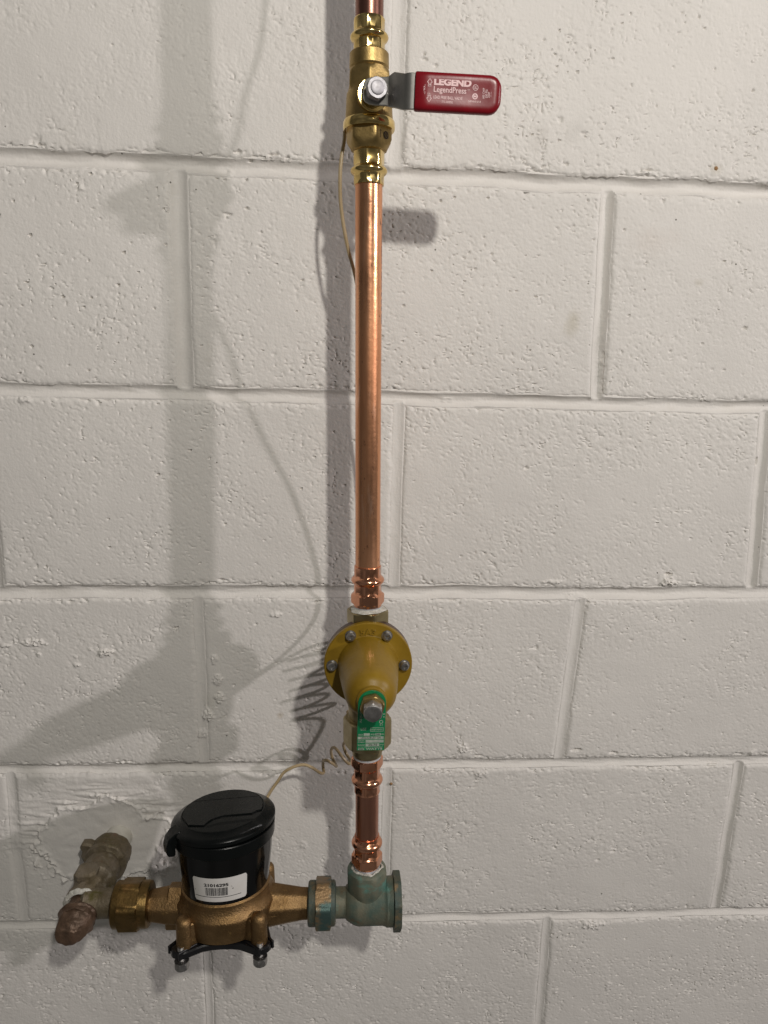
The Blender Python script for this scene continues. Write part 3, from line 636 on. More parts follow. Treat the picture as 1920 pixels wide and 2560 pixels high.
# ---- pressure regulator
PR = thing('pressure_regulator', 'mustard painted pressure regulator with round flange and cone bonnet', 'regulator', RS(547))
DC = Vector((177.7, 0, -434.0)); YO = Vector((0, -1, 0))
mb = MB(); riser(mb, hexrings(493.2, 507.0, 19.6, 6, FA + PI / 6 + .2, 2.2, r0=None) ).build('inlet_nut', M['brass_pale'], PR)
mb = MB(); riser(mb, [(490.6, 12.5), (491.6, 13.4), (492.5, lambda th: 15.8 + .9 * math.sin(3 * th + 1) + .5 * math.sin(8 * th)), (493.0, lambda th: 16.2 + 1.0 * math.sin(3 * th + 1) + .5 * math.sin(8 * th)), (493.4, 12.4)], cap0=False, cap1=False).build('sealant', M['dope'], PR)
mb = MB(); riser(mb, [(506.5, 15.5), (512, 18), (530, 21), (560, 21), (580, 19.5), (590, 17.6), (600, 17.3)]).build('valve_body', M['brass_pale'], PR)
def front(mb, rings, seg=96, c=DC): return mb.revolve(c, YO, (1, 0, 0), rings, seg)
mb = MB(); front(mb, [(76, 18), (80, 25), (90, 29), (100, 30.5), (110, 33), (111, 38.6), (112, 39.2), (118.8, 39.2), (119.4, 38.6)]).build('body_flange', M['mustard_dark'], PR)
prof = [(119.6, 36.0), (119.6, 38.9), (120.2, 39.5), (124.2, 39.5), (125.0, 38.7), (125.0, 28.4), (125.5, 27.4), (126.6, 27.0), (135, 26.4), (150, 25.0), (165, 23.4), (176, 22.0), (181, 21.1), (185, 19.6), (188.4, 17.2), (190.5, 14.4), (191.4, 12.6), (191.8, 12.2), (194.5, 12.0), (195.4, 11.2), (195.6, 6)]
mb = MB(); front(mb, prof); bon = mb.build('bonnet', M['mustard'], PR, ang=28)
# low rib up the top of the cone
mb = MB(); fr = frame(DC, (1, 0, 0), YO)
mb.add([fr(-1.6, 140, 24.0), fr(-1.0, 140, 25.6), fr(1.0, 140, 25.6), fr(1.6, 140, 24.0), fr(-1.6, 182, 20), fr(-1.0, 180, 22.2), fr(1.0, 180, 22.2), fr(1.6, 182, 20)][0:8], [(0, 1, 5, 4), (1, 2, 6, 5), (2, 3, 7, 6), (0, 3, 2, 1), (4, 5, 6, 7)]) if False else None
# raised casting letters on flange
txt = MB(); tf = frame(DC + YO * 125.0, (1, 0, 0), (0, 0, 1))
def archmap(a, b, c=0.0):
    th = -a / 31.0; r = 31.0 + b; return tf(-math.sin(th) * r, math.cos(th) * r, c)
put_text(txt, '5A3', archmap, -7.8, -2.6, 14.2, 5.6, .2, .01, 0, .12, .03)
txt.build('cast_letters', M['mustard'], bon, smooth=False)
for k in range(6):
    a = math.radians(30 + 60 * k); c = DC + Vector((math.sin(a) * 32.0, 0, math.cos(a) * 32.0))
    if k != 0 and k != 5:
        mb = MB(); front(mb, [(97, 3), (98.5, 5.2), (111.4, 6.0)], 32, c); mb.build('screw_boss', M['mustard_dark'], PR)
    c = DC + Vector((math.sin(a) * 32.3, 0, math.cos(a) * 32.3))
    mb = MB(); front(mb, [(124.9, 4.6), (125.2, 4.9), (125.9, 4.9), (126.0, 3.9), (129.4, 3.9), (130.2, 3.3), (130.3, poly(6, 2.0, .3)), (128.6, poly(6, 1.7, .3)), (128.4, .2)], 36, c)
    mb.build('screw', M['zinc'], PR, ang=35)
# union below the body
mb = MB(); riser(mb, [(592, 17.0), (598.3, 17.4), (598.5, 18.0), (600.0, 18.2), (600.1, 17)]).build('union_tailpiece', M['brass_pale'], PR)
mb = MB(); riser(mb, hexrings(599.0, 625.8, 23.4, 6, FA + PI / 6 + .1, 3.0) + [(626.4, 16.0)]).build('union_nut', M['brass_pale'], PR)
mb = MB(); riser(mb, [(625, 14.4), (634, 14.4), (636.4, 14.0), (637.2, 13.4), (637.4, 12)]).build('tailpiece', M['brass_pale'], PR)
mb = MB(); riser(mb, [(636.9, 13.4), (637.6, 13.5), (638.4, 12.9), (639.2, 13.2), (639.6, 12.4)], cap0=False, cap1=False).build('thread_tape', M['tape'], PR)
# adjusting screw on the cone end
BC = DC + Vector((.3, 0, -1.0))
mb = MB(); front(mb, hexrings(197.2, 204.6, 10.2, 6, .25, 1.4), 96, BC).build('lock_nut', M['brass_cast'], PR, ang=18)
mb = MB(); front(mb, hexrings(204.6, 212.6, 8.2, 6, .55, 1.3) + [(212.7, 7.2), (213.5, 6.9), (213.9, 6.2), (213.9, .2)], 96, BC).build('adjusting_screw', M['zinc'], PR)
# ---- green tag hung on the adjusting screw
TC = BC + YO * 196.3
fr = frame(TC, (1, .02, 0), (-.02, -.03, 1)); 
ol = []
for k in range(25): a = PI * k / 24; ol.append((11.2 * math.cos(a), 0.4 + 11.2 * math.sin(a)))
ol += [(-11.4, -10), (-11.5, -41.6), (10.6, -41.9), (11.1, -10)]
hole = [(7.4 * math.cos(2 * PI * k / 32), 7.4 * math.sin(2 * PI * k / 32)) for k in range(32)]
tg = thing('instruction_tag', 'green enamel tag with pale printed boxes hanging on the regulator screw', 'tag', TC)
mb = MB(); mb.prism(ol, fr, -.35, .35, .12); mb.build('plate', M['green_tag'], tg, ang=30)
mb = MB(); mk = MB()
rect(mb, fr, -11.0, -31.6, 10.0, -29.2, .42); put_text(mk, 'LF25AUB-Z3  3/4', fr, -8.5, -31.2, 16, 1.7, .47, .01)
rect(mb, fr, -4.6, -34.8, 10.0, -32.2, .42)
rect(mb, fr, -4.6, -38.0, 6.6, -35.4, .42); put_text(mk, '25-75', fr, -2.4, -37.6, 7.2, 1.9, .47, .02)
rect(mb, fr, -6.2, -28.4, -1.2, -26.2, .42); rect(mb, fr, 3.2, -28.4, 7.6, -26.2, .42); put_text(mk, '300', fr, 3.8, -28.0, 3.2, 1.5, .47, .02)
put_text(mb, 'MAX', fr, -10.4, -28.2, 3.6, 1.5, .42, .01); put_text(mb, 'PSI', fr, -.4, -28.2, 3.0, 1.5, .42, .01); put_text(mb, 'KPA', fr, 8.0, -28.0, 2.4, 1.4, .42, .01)
put_text(mb, 'SERIAL', fr, -10.8, -33.3, 5.6, 1.0, .42, .01); put_text(mb, 'NUMBER', fr, -10.8, -34.8, 5.6, 1.0, .42, .01)
put_text(mb, 'RANGE', fr, -10.8, -37.4, 5.6, 1.3, .42, .01); put_text(mb, 'PSI', fr, 7.2, -37.4, 2.8, 1.3, .42, .01)
put_text(mb, 'WATER PRESSURE REDUCING VALVE', fr, -10.6, -39.0, 20.0, .8, .42, .01)
put_text(mb, 'WATTS', fr, -4.4, -41.3, 13.6, 1.9, .42, .035); rect(mb, fr, -10.6, -41.2, -5.6, -39.8, .42); put_text(mk, 'ASSE', fr, -10.2, -41.0, 4.2, 1.0, .47, .02)
for (x0, y0, x1, y1) in [(-1, -24.8, 9.6, -24.5), (-1, -21.4, 9.6, -21.1), (-1, -24.8, -.7, -21.1), (9.3, -24.8, 9.6, -21.1)]: rect(mb, fr, x0, y0, x1, y1, .42)
put_text(mb, 'NSF/ANSI', fr, 0, -23.8, 8.6, 1.6, .42, .005)
ringflat(mb, fr, 7.6, -16.2, 1.1, 1.6, .42); put_text(mb, '61', fr, 6.5, -19.6, 2.4, 1.6, .42, .01); rect(mb, fr, 9.2, -9.8, 10.2, -8.8, .42); rect(mb, fr, 9.2, -12.2, 10.2, -11.4, .42)
put_text(mb, 'ADJUST', fr, -9.6, -16.8, 2.0, 12.0, .42, .0, 1); put_text(mb, 'USE', fr, -8.6, -23.6, 4.4, 2.4, .42, .0)
mb.build('print', M['tag_print'], tg, smooth=False, recalc=False); mk.build('box_print', M['tag_ink'], tg, smooth=False, recalc=False)

# ---- elbow at the riser foot
AX = Vector((1, 0, 0)); MZ = -691.0
EC = RS(796)
EL = thing('pipe_elbow', 'green tarnished bronze elbow with flanged right end under the riser', 'pipe fitting', EC)
mb = MB(); riser(mb, [(757.0, 13.2), (756.6, 15.5), (757.2, poly(8, 19.8, FA + PI / 8, 16.9)), (758.6, poly(8, 20.2, FA + PI / 8, 18.6)), (761.5, poly(8, 20.6, FA + PI / 8, 19.9)), (777, poly(8, 20.2, FA + PI / 8, 19.6)), (781, poly(8, 19.2, FA + PI / 8, 18.4)), (784, 17.6), (796, 17.4), (803, 15.5), (808, 11), (810, 5)]).build('socket', M['patina'], EL)
mb = MB()
r_ = []
for i in range(26):
    a = math.radians(i * 14.0)
pts = []
for k in range(72):
    a = 2 * PI * k / 72
    pts.append((RS(756.6) + (RU * math.cos(a) + RW * math.sin(a)) * (14.0 + .8 * math.sin(5 * a + 1) + .4 * math.sin(11 * a)) + RD * (.3 * math.sin(7 * a))))
mb.tube(pts + [pts[0]], lambda t: 1.15 + .45 * math.sin(37 * t) * math.sin(91 * t), 8, 1, False).build('sealant', M['dope'], EL)
EO = Vector((0, EC.y, -692.5))
def hx(mb, rings, O=EO, seg=96, ax=AX): return mb.revolve(O, ax, (0, 0, 1), rings, seg)
mb = MB(); hx(mb, [(160.2, 13), (161.6, 15.8), (166, 18.5), (170.5, 20.6), (173, 21.2), (197, 21.2), (199.5, 21.9), (201, 22.9), (207.8, 22.9)]).build('elbow_body', M['patina'], EL)
mb = MB(); hx(mb, [(207.6, poly(8, 27.4, PI / 8 - .15, 27)), (208.0, poly(8, 28.2, PI / 8 - .15, 27.9)), (214.2, poly(8, 28.2, PI / 8 - .15, 27.9)), (214.8, poly(8, 27.6, PI / 8 - .15, 27.0)), (214.8, 20), (212, 19.4), (212, 2)]).build('end_flange', M['patina_dark'], EL)
mb = MB(); hx(mb, [(148, 14.2), (163, 14.2)]).build('spigot', M['patina'], EL)
# ---- right coupling nut
def coupling(label, x0, x1, hx0, hx1, O, m, mdark, R=25.2, r=20.6, ph=.12):
    t = thing('coupling_nut', label, 'pipe fitting', O + AX * (x0 + x1) / 2, 'meter coupling nuts')
    mb = MB(); hx(mb, [(x0, 14.5), (x0, r - 1.6), (x0 + 1.2, r - .2), (x0 + 2.4, r), (x1 - 2.6, r), (x1 - 1.2, r - .5), (x1 - .2, r - 2), (x1, 15.0)], O).build('collar', mdark, t)
    mb = MB(); hx(mb, [(hx0, poly(6, R, ph, R * .90)), (hx0 + .8, poly(6, R, ph, R * .97)), (hx1 - .8, poly(6, R, ph, R * .97)), (hx1, poly(6, R, ph, R * .90))], O).build('hex_band', m, t)
    return t
MO = Vector((0, -112.0, MZ))
M['patina_mix'] = mat('half_polished_patina_bronze', (.28, .18, .09), .6, .45, (.07, .12, .11), 28, (1, 1, 1.2), .6, 420, .08, bdist=.0006, stops=(.46, .56))
coupling('green and brown coupling nut between the meter and the elbow', 124.0, 151.2, 131.5, 146.5, MO, M['patina_mix'], M['patina_dark'])

# ---- left coupling nut
ML = Vector((0, -112.0, -683.5 - 3.5))
coupling('olive brown coupling nut left of the black meter', -61.5, -27.0, -55.0, -36.0, ML, M['bronze_olive'], M['bronze_olive'], 24.8, 21.2, .1)

# ---- water meter
WO = Vector((45.5, -112.0, -689.0)); WUP = Vector((-.030, .105, 1)).normalized()
WX = Vector((1, 0, .030)); WX = (WX - WUP * WX.dot(WUP)).normalized(); WF = WX.cross(WUP) * 1.0   # WF: toward the viewer?
if WF.y > 0: WF = -WF
WM = thing('water_meter', 'cast bronze water meter with black plastic register and white barcode sticker', 'meter', WO)
def mt(mb, rings, seg=96, c=(0, 0)): return mb.revolve(WO + WX * c[0] + WF * c[1], WUP, WX, rings, seg)
# bowl
mb = MB(); mt(mb, [(-11, 20), (-11, 43), (-9.5, 45.0), (-4, 46.0), (8, 46.8), (10.4, 47.2), (12.2, 46.6), (14.5, 44.4), (21, 42.2), (25, 42.2), (27, 40.4), (27.2, 30)]).build('bowl', M['bronze'], WM)
# spuds (octagonal, tapered)
mb = MB(); hx(mb, [(70, poly(8, 23.5, PI / 8, 23)), (84, poly(8, 21.5, PI / 8, 21)), (92, poly(8, 19.8, PI / 8, 19.2)), (118, poly(8, 15.4, PI / 8, 15.0)), (126, poly(8, 15.0, PI / 8, 14.6))], MO).build('outlet_spud', M['bronze'], WM)
mb = MB(); hx(mb, [(-40, poly(8, 14.2, PI / 8, 13.8)), (-30, poly(8, 14.6, PI / 8, 14.2)), (-11, poly(8, 18.0, PI / 8, 17.5)), (14, poly(8, 20.5, PI / 8, 20))], ML * .5 + MO * .5).build('inlet_spud', M['bronze'], WM)
mb = MB(); mb.prism([(-15, -13), (14, -15.5), (17, 6), (4, 23), (-9, 19), (-15, 8)], lambda a, b, c=0.0: MO + Vector((-11.5 + c + max(0, b) * .10, -a, b + 1.5)), 0, 15, 1.2).build('inlet_boss', M['bronze'], WM)
# side web joining bowl and outlet
mb = MB(); mb.prism([(-12, -9), (10, -12), (16, 2), (10, 14), (-10, 14)], lambda a, b, c=0.0: WO + Vector((34 + c, -a * (1.3 - c * .012), b - 2)), 0, 18, 1.0).build('outlet_boss', M['bronze'], WM)
# lugs
for (lx, ly) in ((-33, 39), (35, 39), (-33, -39), (35, -39)):
    mb = MB(); mt(mb, [(-13, 6.6), (-12, 7.6), (9, 7.3), (12, 6.9), (14.2, 5.6), (15.6, 3.4), (16.0, .3)], 40, (lx, ly)).build('lug', M['bronze'], WM)
    mb = MB(); fr = frame(WO, WX, WF)
    a = Vector((lx, ly)).normalized(); b = Vector((-a.y, a.x)); c0 = a * 38; c1 = a * 49
    wdir = 1 if WX.cross(WF).dot(WUP) > 0 else -1
    mb.prism([tuple(c0 + b * 11), tuple(c1 + b * 6.8), tuple(c1 - b * 6.8), tuple(c0 - b * 11)], fr, -11.5 * wdir, 9.8 * wdir, 1.2).build('lug_web', M['bronze'], WM)
# raised cast marks on spuds
mb = MB(); fr = frame(MO + Vector((0, -9.5, 14.6)), (1, 0, -.10), (0, .70, .72))
put_text(mb, '1', fr, 104, 1, 1.4, 4.5, .1, .0, 0, .10, .02); put_text(mb, 'V', fr, 108, 1, 3.4, 3.5, .1, .0, 1, .10, .02); put_text(mb, 'BRONZE', fr, 93, -5, 3, 13, 1.0, .0, 1, .06, .01)
mb.build('cast_mark', M['bronze'], WM, smooth=False, recalc=False)
mb = MB(); fr = frame(MO + Vector((0, -8.5, 14.0)), (1, 0, .10), (0, .70, .72))
put_text(mb, 'C', fr, -25, 2, 2.8, 4.2, .2, .0, 0, .1, .02); put_text(mb, '1', fr, -19, 2, 1.6, 4.2, .2, .0, 0, .1, .02)
mb.build('cast_mark', M['bronze'], WM, smooth=False, recalc=False)
# bottom plate
ol = []
for (ang0, sx, sy) in ((0, 1, 1), (90, -1, 1), (180, -1, -1), (270, 1, -1)):
    cx, cy = 35 * sx, 38 * sy; base = math.degrees(math.atan2(cy, cx))
    for k in range(-4, 5): a = math.radians(base + k * 20); ol.append((cx + 11.5 * math.cos(a), cy + 11.5 * math.sin(a)))
    b2 = base + (90 - base % 90) if False else None
    nxt = {(1, 1): (0, 1), (-1, 1): (-1, 0), (-1, -1): (0, -1), (1, -1): (1, 0)}[(sx, sy)]
    tn = Vector((-nxt[1], nxt[0]))
    for q, rr_ in ((-17, 41), (-9, 39.5), (0, 39), (9, 39.5), (17, 41)): ol.append(tuple(Vector(nxt) * rr_ + tn * q))
fr = frame(WO, WX, WF); wd = 1 if WX.cross(WF).dot(WUP) > 0 else -1
mb = MB(); mb.prism(ol, fr, -19.5 * wd, -12.5 * wd, 1.2)
for (lx, ly) in ((-35, 38), (35, 38), (-35, -38), (35, -38)):
    a = Vector((lx, ly)).normalized(); b = Vector((-a.y, a.x)); c0 = Vector((lx, ly)) - a * 8; c1 = Vector((lx, ly)) + a * 10.5
    for sg in (-1, 1): mb.prism([tuple(c0 + b * sg * 10.6), tuple(c1 + b * sg * 8.5), tuple(c1 + b * sg * 6.5), tuple(c0 + b * sg * 8.4)], fr, -19 * wd, -11.0 * wd, .6)
mb.build('bottom_plate', M['black_paint'], WM)
for (lx, ly) in ((-35, 45), (36, 45), (-34, -40), (36, -40)):
    r = [(-8.6, 3.1)]; s = -8.6; i = 0
    while s > -22: r.append((s, 3.4 if i % 2 else 2.7)); s -= .6; i += 1
    mb = MB(); mt(mb, r + [(-22, 3.0), (-22, 6.6), (-23.2, 6.7), (-23.3, 4)] , 30, (lx, ly)); mt(mb, hexrings(-23.3, -29.6, 6.8, 6, .3, 1.2), 96, (lx, ly))
    mb.build('bolt', M['zinc'], WM)
# register
REG = MB(); mt(REG, [(25.5, 34), (25.5, 40.4), (28, 41.2), (58, 44.6), (72, 46.0), (73.2, 46.2), (73.6, 45.4)]); rg = REG.build('register', M['black_gloss'], WM)
mb = MB(); mt(mb, [(73.0, 44), (73.0, 47.2), (73.8, 47.8), (84.5, 48.4), (85.2, 47.9), (85.2, 40)]).build('register_band', M['black'], rg)
LT = thing_l = None
LU = (WUP + Vector((-.05, .02, 0))).normalized(); LX = (WX - LU * WX.dot(LU)).normalized(); LFv = LX.cross(LU); LFv = LFv if LFv.y < 0 else -LFv
LO = WO + WUP * 85.4
def ld(mb, rings, seg=96): return mb.revolve(LO, LU, LX, rings, seg)
lsg = 1 if LU.cross(LX).dot(LFv) > 0 else -1
ffr = frame(LO, LX, LFv); lw = 1 if LX.cross(LFv).dot(LU) > 0 else -1
mb = MB(); ld(mb, [(.3, 44), (.3, 48.2), (1.0, 49.0), (4.2, 49.2), (5.6, 48.4), (7.4, 45.2), (9.6, 40.6), (10.6, 39.6), (10.9, 38.2), (11.1, 10)]); lid = mb.build('lid', M['black'], WM)
# raised top plate with a stepped front edge, raised front nose wedge and a hinge seam
def arcpts(r, a0, a1, n=26): return [(r * math.cos(math.radians(a0 + (a1 - a0) * i / n)), r * math.sin(math.radians(a0 + (a1 - a0) * i / n))) for i in range(n + 1)]
up_ol = arcpts(38.6, 168, 372, 40) + [(33.5, 9.5), (29, 13.5), (3, 13.5), (-6, 17), (-10, 22), (-13, 28.5), (-28, 25.5)]
mb = MB(); mb.prism(up_ol, ffr, 10.9 * lw, 12.0 * lw, 1.0).build('top_panel', M['black'], lid)
nose = [(-10, 30), (0, 26), (30, 23.5), (37.5, 21), (40, 27), (24, 40), (12, 44.8), (2, 46.6), (-4, 41)]
mb = MB()
nb = [ffr(x, y, (5.5 if x * x + y * y > 1500 else 10.5) * lw) for x, y in nose]; nt_ = [ffr(x * .985, y * .985, (7.4 if x * x + y * y > 1500 else 11.9) * lw) for x, y in nose]
k = len(nose); mb.add(nb + nt_, [(i, (i + 1) % k, k + (i + 1) % k, k + i) for i in range(k)] + [tuple(range(k, 2 * k)), tuple(range(k))[::-1]]).build('front_wedge', M['black'], lid)
mb = MB(); fr = ffr; mb.prism([(-31, -20.4), (31, -20.4), (31, -19.9), (-31, -19.9)], ffr, 12.0 * lw, 12.2 * lw).build('hinge_seam', M['black_gloss'], lid)
# latch tongue at left
a0 = math.radians(152)
tdir = Vector((math.cos(a0), math.sin(a0))); tb = Vector((-tdir.y, tdir.x))
mb = MB()
prof = [(43, 8.6), (49.5, 6.0), (55.0, 1.5), (57.2, -5), (57.0, -12.0), (55.6, -14.0), (51.0, -14.2), (49.6, -12.5), (49.4, -6), (49, -4), (44, -2)]
vs = []
for sg, wdh in ((-1, 8.5), (1, 8.5)):
    for (r, z) in prof:
        q = tdir * r + tb * sg * (wdh - max(0, (r - 50)) * .35); vs.append(ffr(q.x, q.y, z * lw))
k = len(prof); mb.add(vs, [(i, (i + 1) % k, k + (i + 1) % k, k + i) for i in range(k)] + [tuple(range(k))[::-1], tuple(range(k, 2 * k))])
lt = mb.build('latch', M['black'], lid, ang=40); bv = lt.modifiers.new('edge', 'BEVEL'); bv.width = 1.2 * MM; bv.segments = 3; bv.limit_method = 'ANGLE'
# sticker round the front of the register
def rad_at(h): return 41.2 + (h - 28) * (3.4 / 30)
SA = math.radians(4.5)
def stk(a, h, z=0.0):
    r = rad_at(h) + .12 + z; th = SA + a / 43.0
    return WO + WUP * h + (WF * math.cos(th) + WX * math.sin(th)) * r
SX0, SX1, SH0, SH1 = -27.5, 23.0, 30.5, 55.0
mb = MB(); nx_, nh = 40, 8; ol = []
def sedge(a):   # rounded corner trimming
    d = min(a - SX0, SX1 - a); return max(0, 2.2 - math.sqrt(max(0, 2.2 ** 2 - (2.2 - min(d, 2.2)) ** 2)))
vs = []; vb = []
for i in range(nx_ + 1):
    a = SX0 + (SX1 - SX0) * (i / nx_); e = sedge(a)
    for j in range(nh + 1):
        h = SH0 + e + (SH1 - SH0 - 2 * e) * j / nh; vs.append(stk(a, h, .14))
fs = [(i * (nh + 1) + j, (i + 1) * (nh + 1) + j, (i + 1) * (nh + 1) + j + 1, i * (nh + 1) + j + 1) for i in range(nx_) for j in range(nh)]
mb.add(vs, fs).build('sticker', M['sticker'], rg, recalc=False)
mb = MB(); put_text(mb, '21016295', stk, -16.2, 46.2, 22.2, 3.4, .24, .045)
x = -15.4; rnd = random.Random(3)
while x < 4.8:
    bw = rnd.choice([.28, .28, .5, .75]); rect(mb, stk, x, 37.0, x + bw, 45.2, .24); x += bw + rnd.choice([.3, .3, .5])
for i in range(24):
    a = -26.5 + 44 * i / 24; rect(mb, stk, a, 35.2 + abs(a + 3) * .01, a + 44 / 24 + .02, 35.75 + abs(a + 3) * .01, .24)
mb.add([stk(9, 42.5, .24), stk(10.2, 42.5, .24), stk(10.2, 44.2, .24)], [(0, 1, 2)]); rect(mb, stk, 8.2, 45.3, 9.0, 45.7, .24); rect(mb, stk, 9.0, 44.9, 9.4, 45.1, .24); rect(mb, stk, -26.3, 41.0, -25.8, 42.0, .24)
mb.build('sticker_print', M['ink'], rg, smooth=False, recalc=False)

# ---- wall pipe and old angle valve at left
VA = Vector((-89.5, 0, -693.0)); VD = Vector((-.04, -1, .03)).normalized(); VU = Vector((1, 0, 0))
def lv(mb, rings, seg=96, cap0=True, cap1=True): return mb.revolve(VA, VD, VU, rings, seg, cap0, cap1)
mb = MB(); lv(mb, [(-12, 14.6), (34, 14.3)]); tag(mb.build('wall_pipe', M['pipe_white'], None, VA), 'white painted pipe stub coming out of the cement patch', 'pipe')
AV = thing('angle_valve', 'weathered brown bronze stop valve standing out from the wall at left', 'valve', VA + VD * 70)
rn = random.Random(8)
from mathutils import noise as mnoise
def dens(rings, step=1.1):
    out = []
    for (a, ra), (b, rb) in zip(rings, rings[1:]):
        n = max(1, int(math.ceil(abs(b - a) / step)))
        for i in range(n):
            t = i / n
            def f(th, ra=ra, rb=rb, t=t):
                x = ra(th) if callable(ra) else ra; y = rb(th) if callable(rb) else rb
                return x + (y - x) * t
            out.append((a + (b - a) * t, f))
    return out + [rings[-1]]
def corrode(mb, amp=.55, sc=6.5, pit=.9):
    """push the mesh points about like pitted, scaled old bronze"""
    c = sum(mb.v, Vector()) / len(mb.v)
    for p in mb.v:
        d = Vector((mnoise.noise(p / sc), mnoise.noise(p / sc + Vector((9, 3, 1))), mnoise.noise(p / sc + Vector((2, 8, 5)))))
        n2 = mnoise.noise(p / 2.6); r = (p - c); r = r.normalized() if r.length > .1 else r
        p += d * amp * 1.6 + r * (n2 * amp * .7 - pit * max(0, mnoise.noise(p / 4.0 + Vector((5, 5, 5))) - .25))
    return mb
def lumpy(r, amp, f=5, ph=0.0): return lambda th: r + amp * math.sin(f * th + ph) + amp * .6 * math.sin((f * 2 + 1) * th + ph * 2)
mb = MB(); corrode(lv(mb, dens([(23, 15), (23.2, 18.2), (24.5, 20.2), (27, lumpy(21.6, .5)), (36, lumpy(21.4, .6, 4, 1)), (42, lumpy(20.4, .5, 5, 2)), (43.5, 20.6), (44.5, 22.2), (47.5, 22.4), (49, 21.2), (49.8, 18.0), (51, 16.4)]))).build('inlet_nut', M['old_valve'], AV)
o = [(14, -10), (22, -12), (27, -9), (29, -3), (27.5, 3), (29.5, 8), (27, 13), (20, 13), (14, 10)]
mb = MB(); mb.prism(o, lambda a, b, c=0.0: VA + VD * (26 + c) + Vector((-a, 0, b + 3)), 0, 12, 2.2).build('lug', M['old_valve'], AV)
mb = MB(); corrode(lv(mb, dens([(49, 15), (50, 16.6), (52, 17.8), (55, lumpy(18.2, .35, 3)), (63, lumpy(17.8, .4, 4)), (68, 17.0), (71, 16.0), (75, 15)]))).build('barrel', M['old_valve'], AV)
mb = MB(); corrode(lv(mb, dens([(70, 15), (71, lumpy(18.8, .6, 2)), (73, lumpy(20.2, .9, 2, .6)), (78, lumpy(20.2, .9, 2, .6)), (80, lumpy(18.4, .7, 2, .6)), (83, lumpy(17.2, .5, 3)), (94, 16.4), (101, 16.4), (102.5, 18.0), (107, 17.6), (108.5, 16.4), (108.6, 14.2), (106, 13.5)]), cap1=False))
mb.build('tee_body', M['old_valve'], AV)
mb = MB(); mb.prism([(-9, -6), (-6, -9), (6, -9), (9, -5), (9, 5), (5, 8), (-6, 8), (-9, 5)], lambda a, b, c=0.0: VA + VD * (83 + a * 1.2) + Vector((b * 1.25 - 3, 0, 12 + c)), 0, 9.5, 2.2).build('cast_pad', M['old_valve'], AV)
br = VA + VD * 98
mb = MB(); mb.revolve(Vector((br.x, -108, -688.5)), AX, (0, 0, 1), [(0, 12), (4, 15.6), (11, 14.0), (20, 13.6), (36, 13.8)], 60).build('branch', M['old_valve'], AV)
mb = MB(); corrode(lv(mb, dens([(106.0, 17.2), (108.6, lumpy(18.0, .5, 7)), (111.0, lumpy(16.2, .6, 5)), (111.6, 14.2), (108.0, 12.0)]), cap0=False, cap1=False)).build('sealant', M['dope'], AV)
PO = VA + VD * 106; PD = Vector((.02, -1, -.08)).normalized()
def capsec(r, sq, ang):   # rounded square section
    return lambda th: r * (1 + sq * (1 / max(abs(math.cos(th - ang)), abs(math.sin(th - ang))) - 1.12))
def pl(mb, rings, seg=80): return mb.revolve(PO, PD, VU, rings, seg)
mb = MB(); corrode(pl(mb, dens([(0, 12.4), (9, 12.6), (12, 14.0), (14, lumpy(15.4, .4, 3)), (15.4, lumpy(17.6, .4, 3)), (16.6, lumpy(17.8, .4, 3)), (18.0, lumpy(16.6, .6, 3, .6)), (20, lumpy(16.2, .5, 2, .6)), (22, lumpy(15.6, .5, 2))]))).build('plug', M['old_cap'], AV, ang=50)
# tapered square key of the plug, drooping to its left tip
mb = MB(); vs = []; n = 32; S0 = [(20, .8, 0, 15.8, 14.8), (24, .6, -.3, 15.6, 13.6), (28, -1.2, -1.2, 14.2, 11.6), (31, -2.6, -2.0, 13.2, 10.8), (33.5, -4.2, -2.8, 11.4, 9.4), (35.2, -5.0, -3.2, 10.0, 8.2), (36.4, -5.4, -3.4, 8.2, 6.6), (36.8, -5.5, -3.5, 4.0, 3.4)]; n = 64
secs = [tuple(a_ + (b_ - a_) * q_ / 4 for a_, b_ in zip(A_, B_)) for A_, B_ in zip(S0, S0[1:]) for q_ in range(4)] + [S0[-1]]
for (t, dx, dz, ra, rb) in secs:
    for k in range(n):
        th = 2 * PI * k / n; c_, s_ = math.cos(th), math.sin(th)
        vs.append(PO + PD * t + Vector((dx + ra * math.copysign(abs(c_) ** .7, c_), 0, dz + rb * math.copysign(abs(s_) ** .7, s_))))
mb.add(vs, [(i * n + k, i * n + (k + 1) % n, (i + 1) * n + (k + 1) % n, (i + 1) * n + k) for i in range(len(secs) - 1) for k in range(n)] + [tuple(range(n))[::-1], tuple((len(secs) - 1) * n + k for k in range(n))])
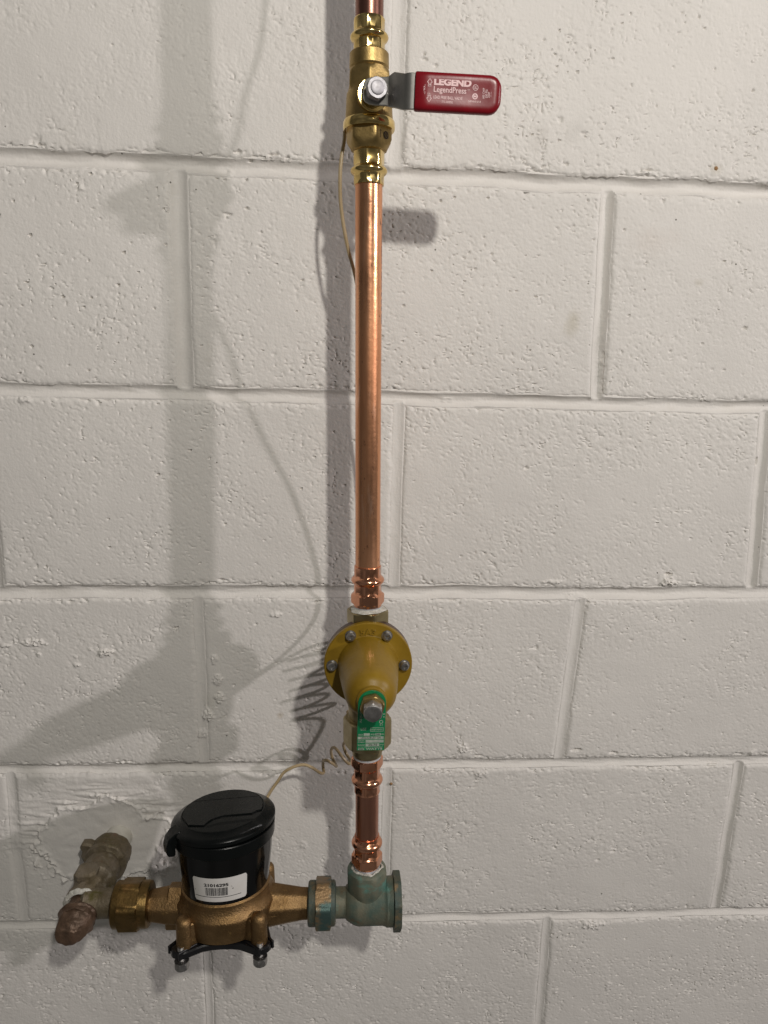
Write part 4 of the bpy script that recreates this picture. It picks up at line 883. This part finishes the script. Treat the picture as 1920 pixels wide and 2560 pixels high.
corrode(mb, 1.0, 8).build('plug_key', M['old_cap'], AV, ang=40)

# ------------------------------------------------------------------ the meter wire
path = [Vector((170, -52, 190)), Vector((174, -58, 130)), Vector((180, -70, 95)), Vector((178, -74, 60)), Vector((166, -77, 32)), at(866, 318, -79), at(861, 350, -80), at(853, 400, -81), at(850, 450, -81), at(852, 510, -80), at(860, 570, -79), at(872, 630, -78), at(888, 690, -76)]
path += [Vector(p) for p in [(168.5, -73, -128), (172, -70, -160), (176, -62, -205), (179, -48, -265), (181, -37, -330), (180, -30, -385), (178, -33, -420), (174, -50, -446), (170, -64, -456), (168, -64, -460), (172, -50, -452), (182, -38, -444)]]
cx, cy, R0 = 175.5, -33.0, 14.0
for i in range(0, 6 * 8 + 5):
    a = .3 + i * PI / 4; zz = -448 - i * 1.45; Rk = R0 * (1 + .13 * math.sin(i * .55))
    path.append(Vector((cx + 3 * math.sin(i * .3) + Rk * math.cos(a), cy + Rk * .72 * math.sin(a), zz + 7.0 * math.cos(a + .6))))
path += [Vector((186, -30, -534))]
path += [at(900, 1890, -40), at(884, 1874, -46), at(872, 1862, -44), at(861, 1857, -36), at(859, 1866, -28), at(866, 1885, -26), at(875, 1899, -34), at(876, 1908, -44), at(870, 1908, -50), at(856, 1893, -50), at(845, 1878, -46), at(836, 1869, -38), at(829, 1872, -29), at(828, 1884, -24), at(834, 1902, -24), at(841, 1915, -32), at(838, 1913, -42), at(825, 1905, -48), at(814, 1900, -44), at(808, 1905, -36), at(808, 1920, -32), at(809, 1932, -38), at(800, 1932, -44), at(780, 1919, -46), at(759, 1912, -44), at(735, 1917, -44), at(710, 1931, -46), at(694, 1954, -52), at(679, 1975, -60), at(665, 1999, -70), at(655, 2016, -78), at(648, 2030, -82)]
mb = MB(); mb.tube(path, 1.6, 10, 5)
tag(mb.build('meter_wire', M['wire'], None, path[60], recalc=False), 'thin beige wire running behind the riser and coiling down to the meter', 'wire')

for o in bpy.data.objects:
    if '_b' in o: del o['_b']
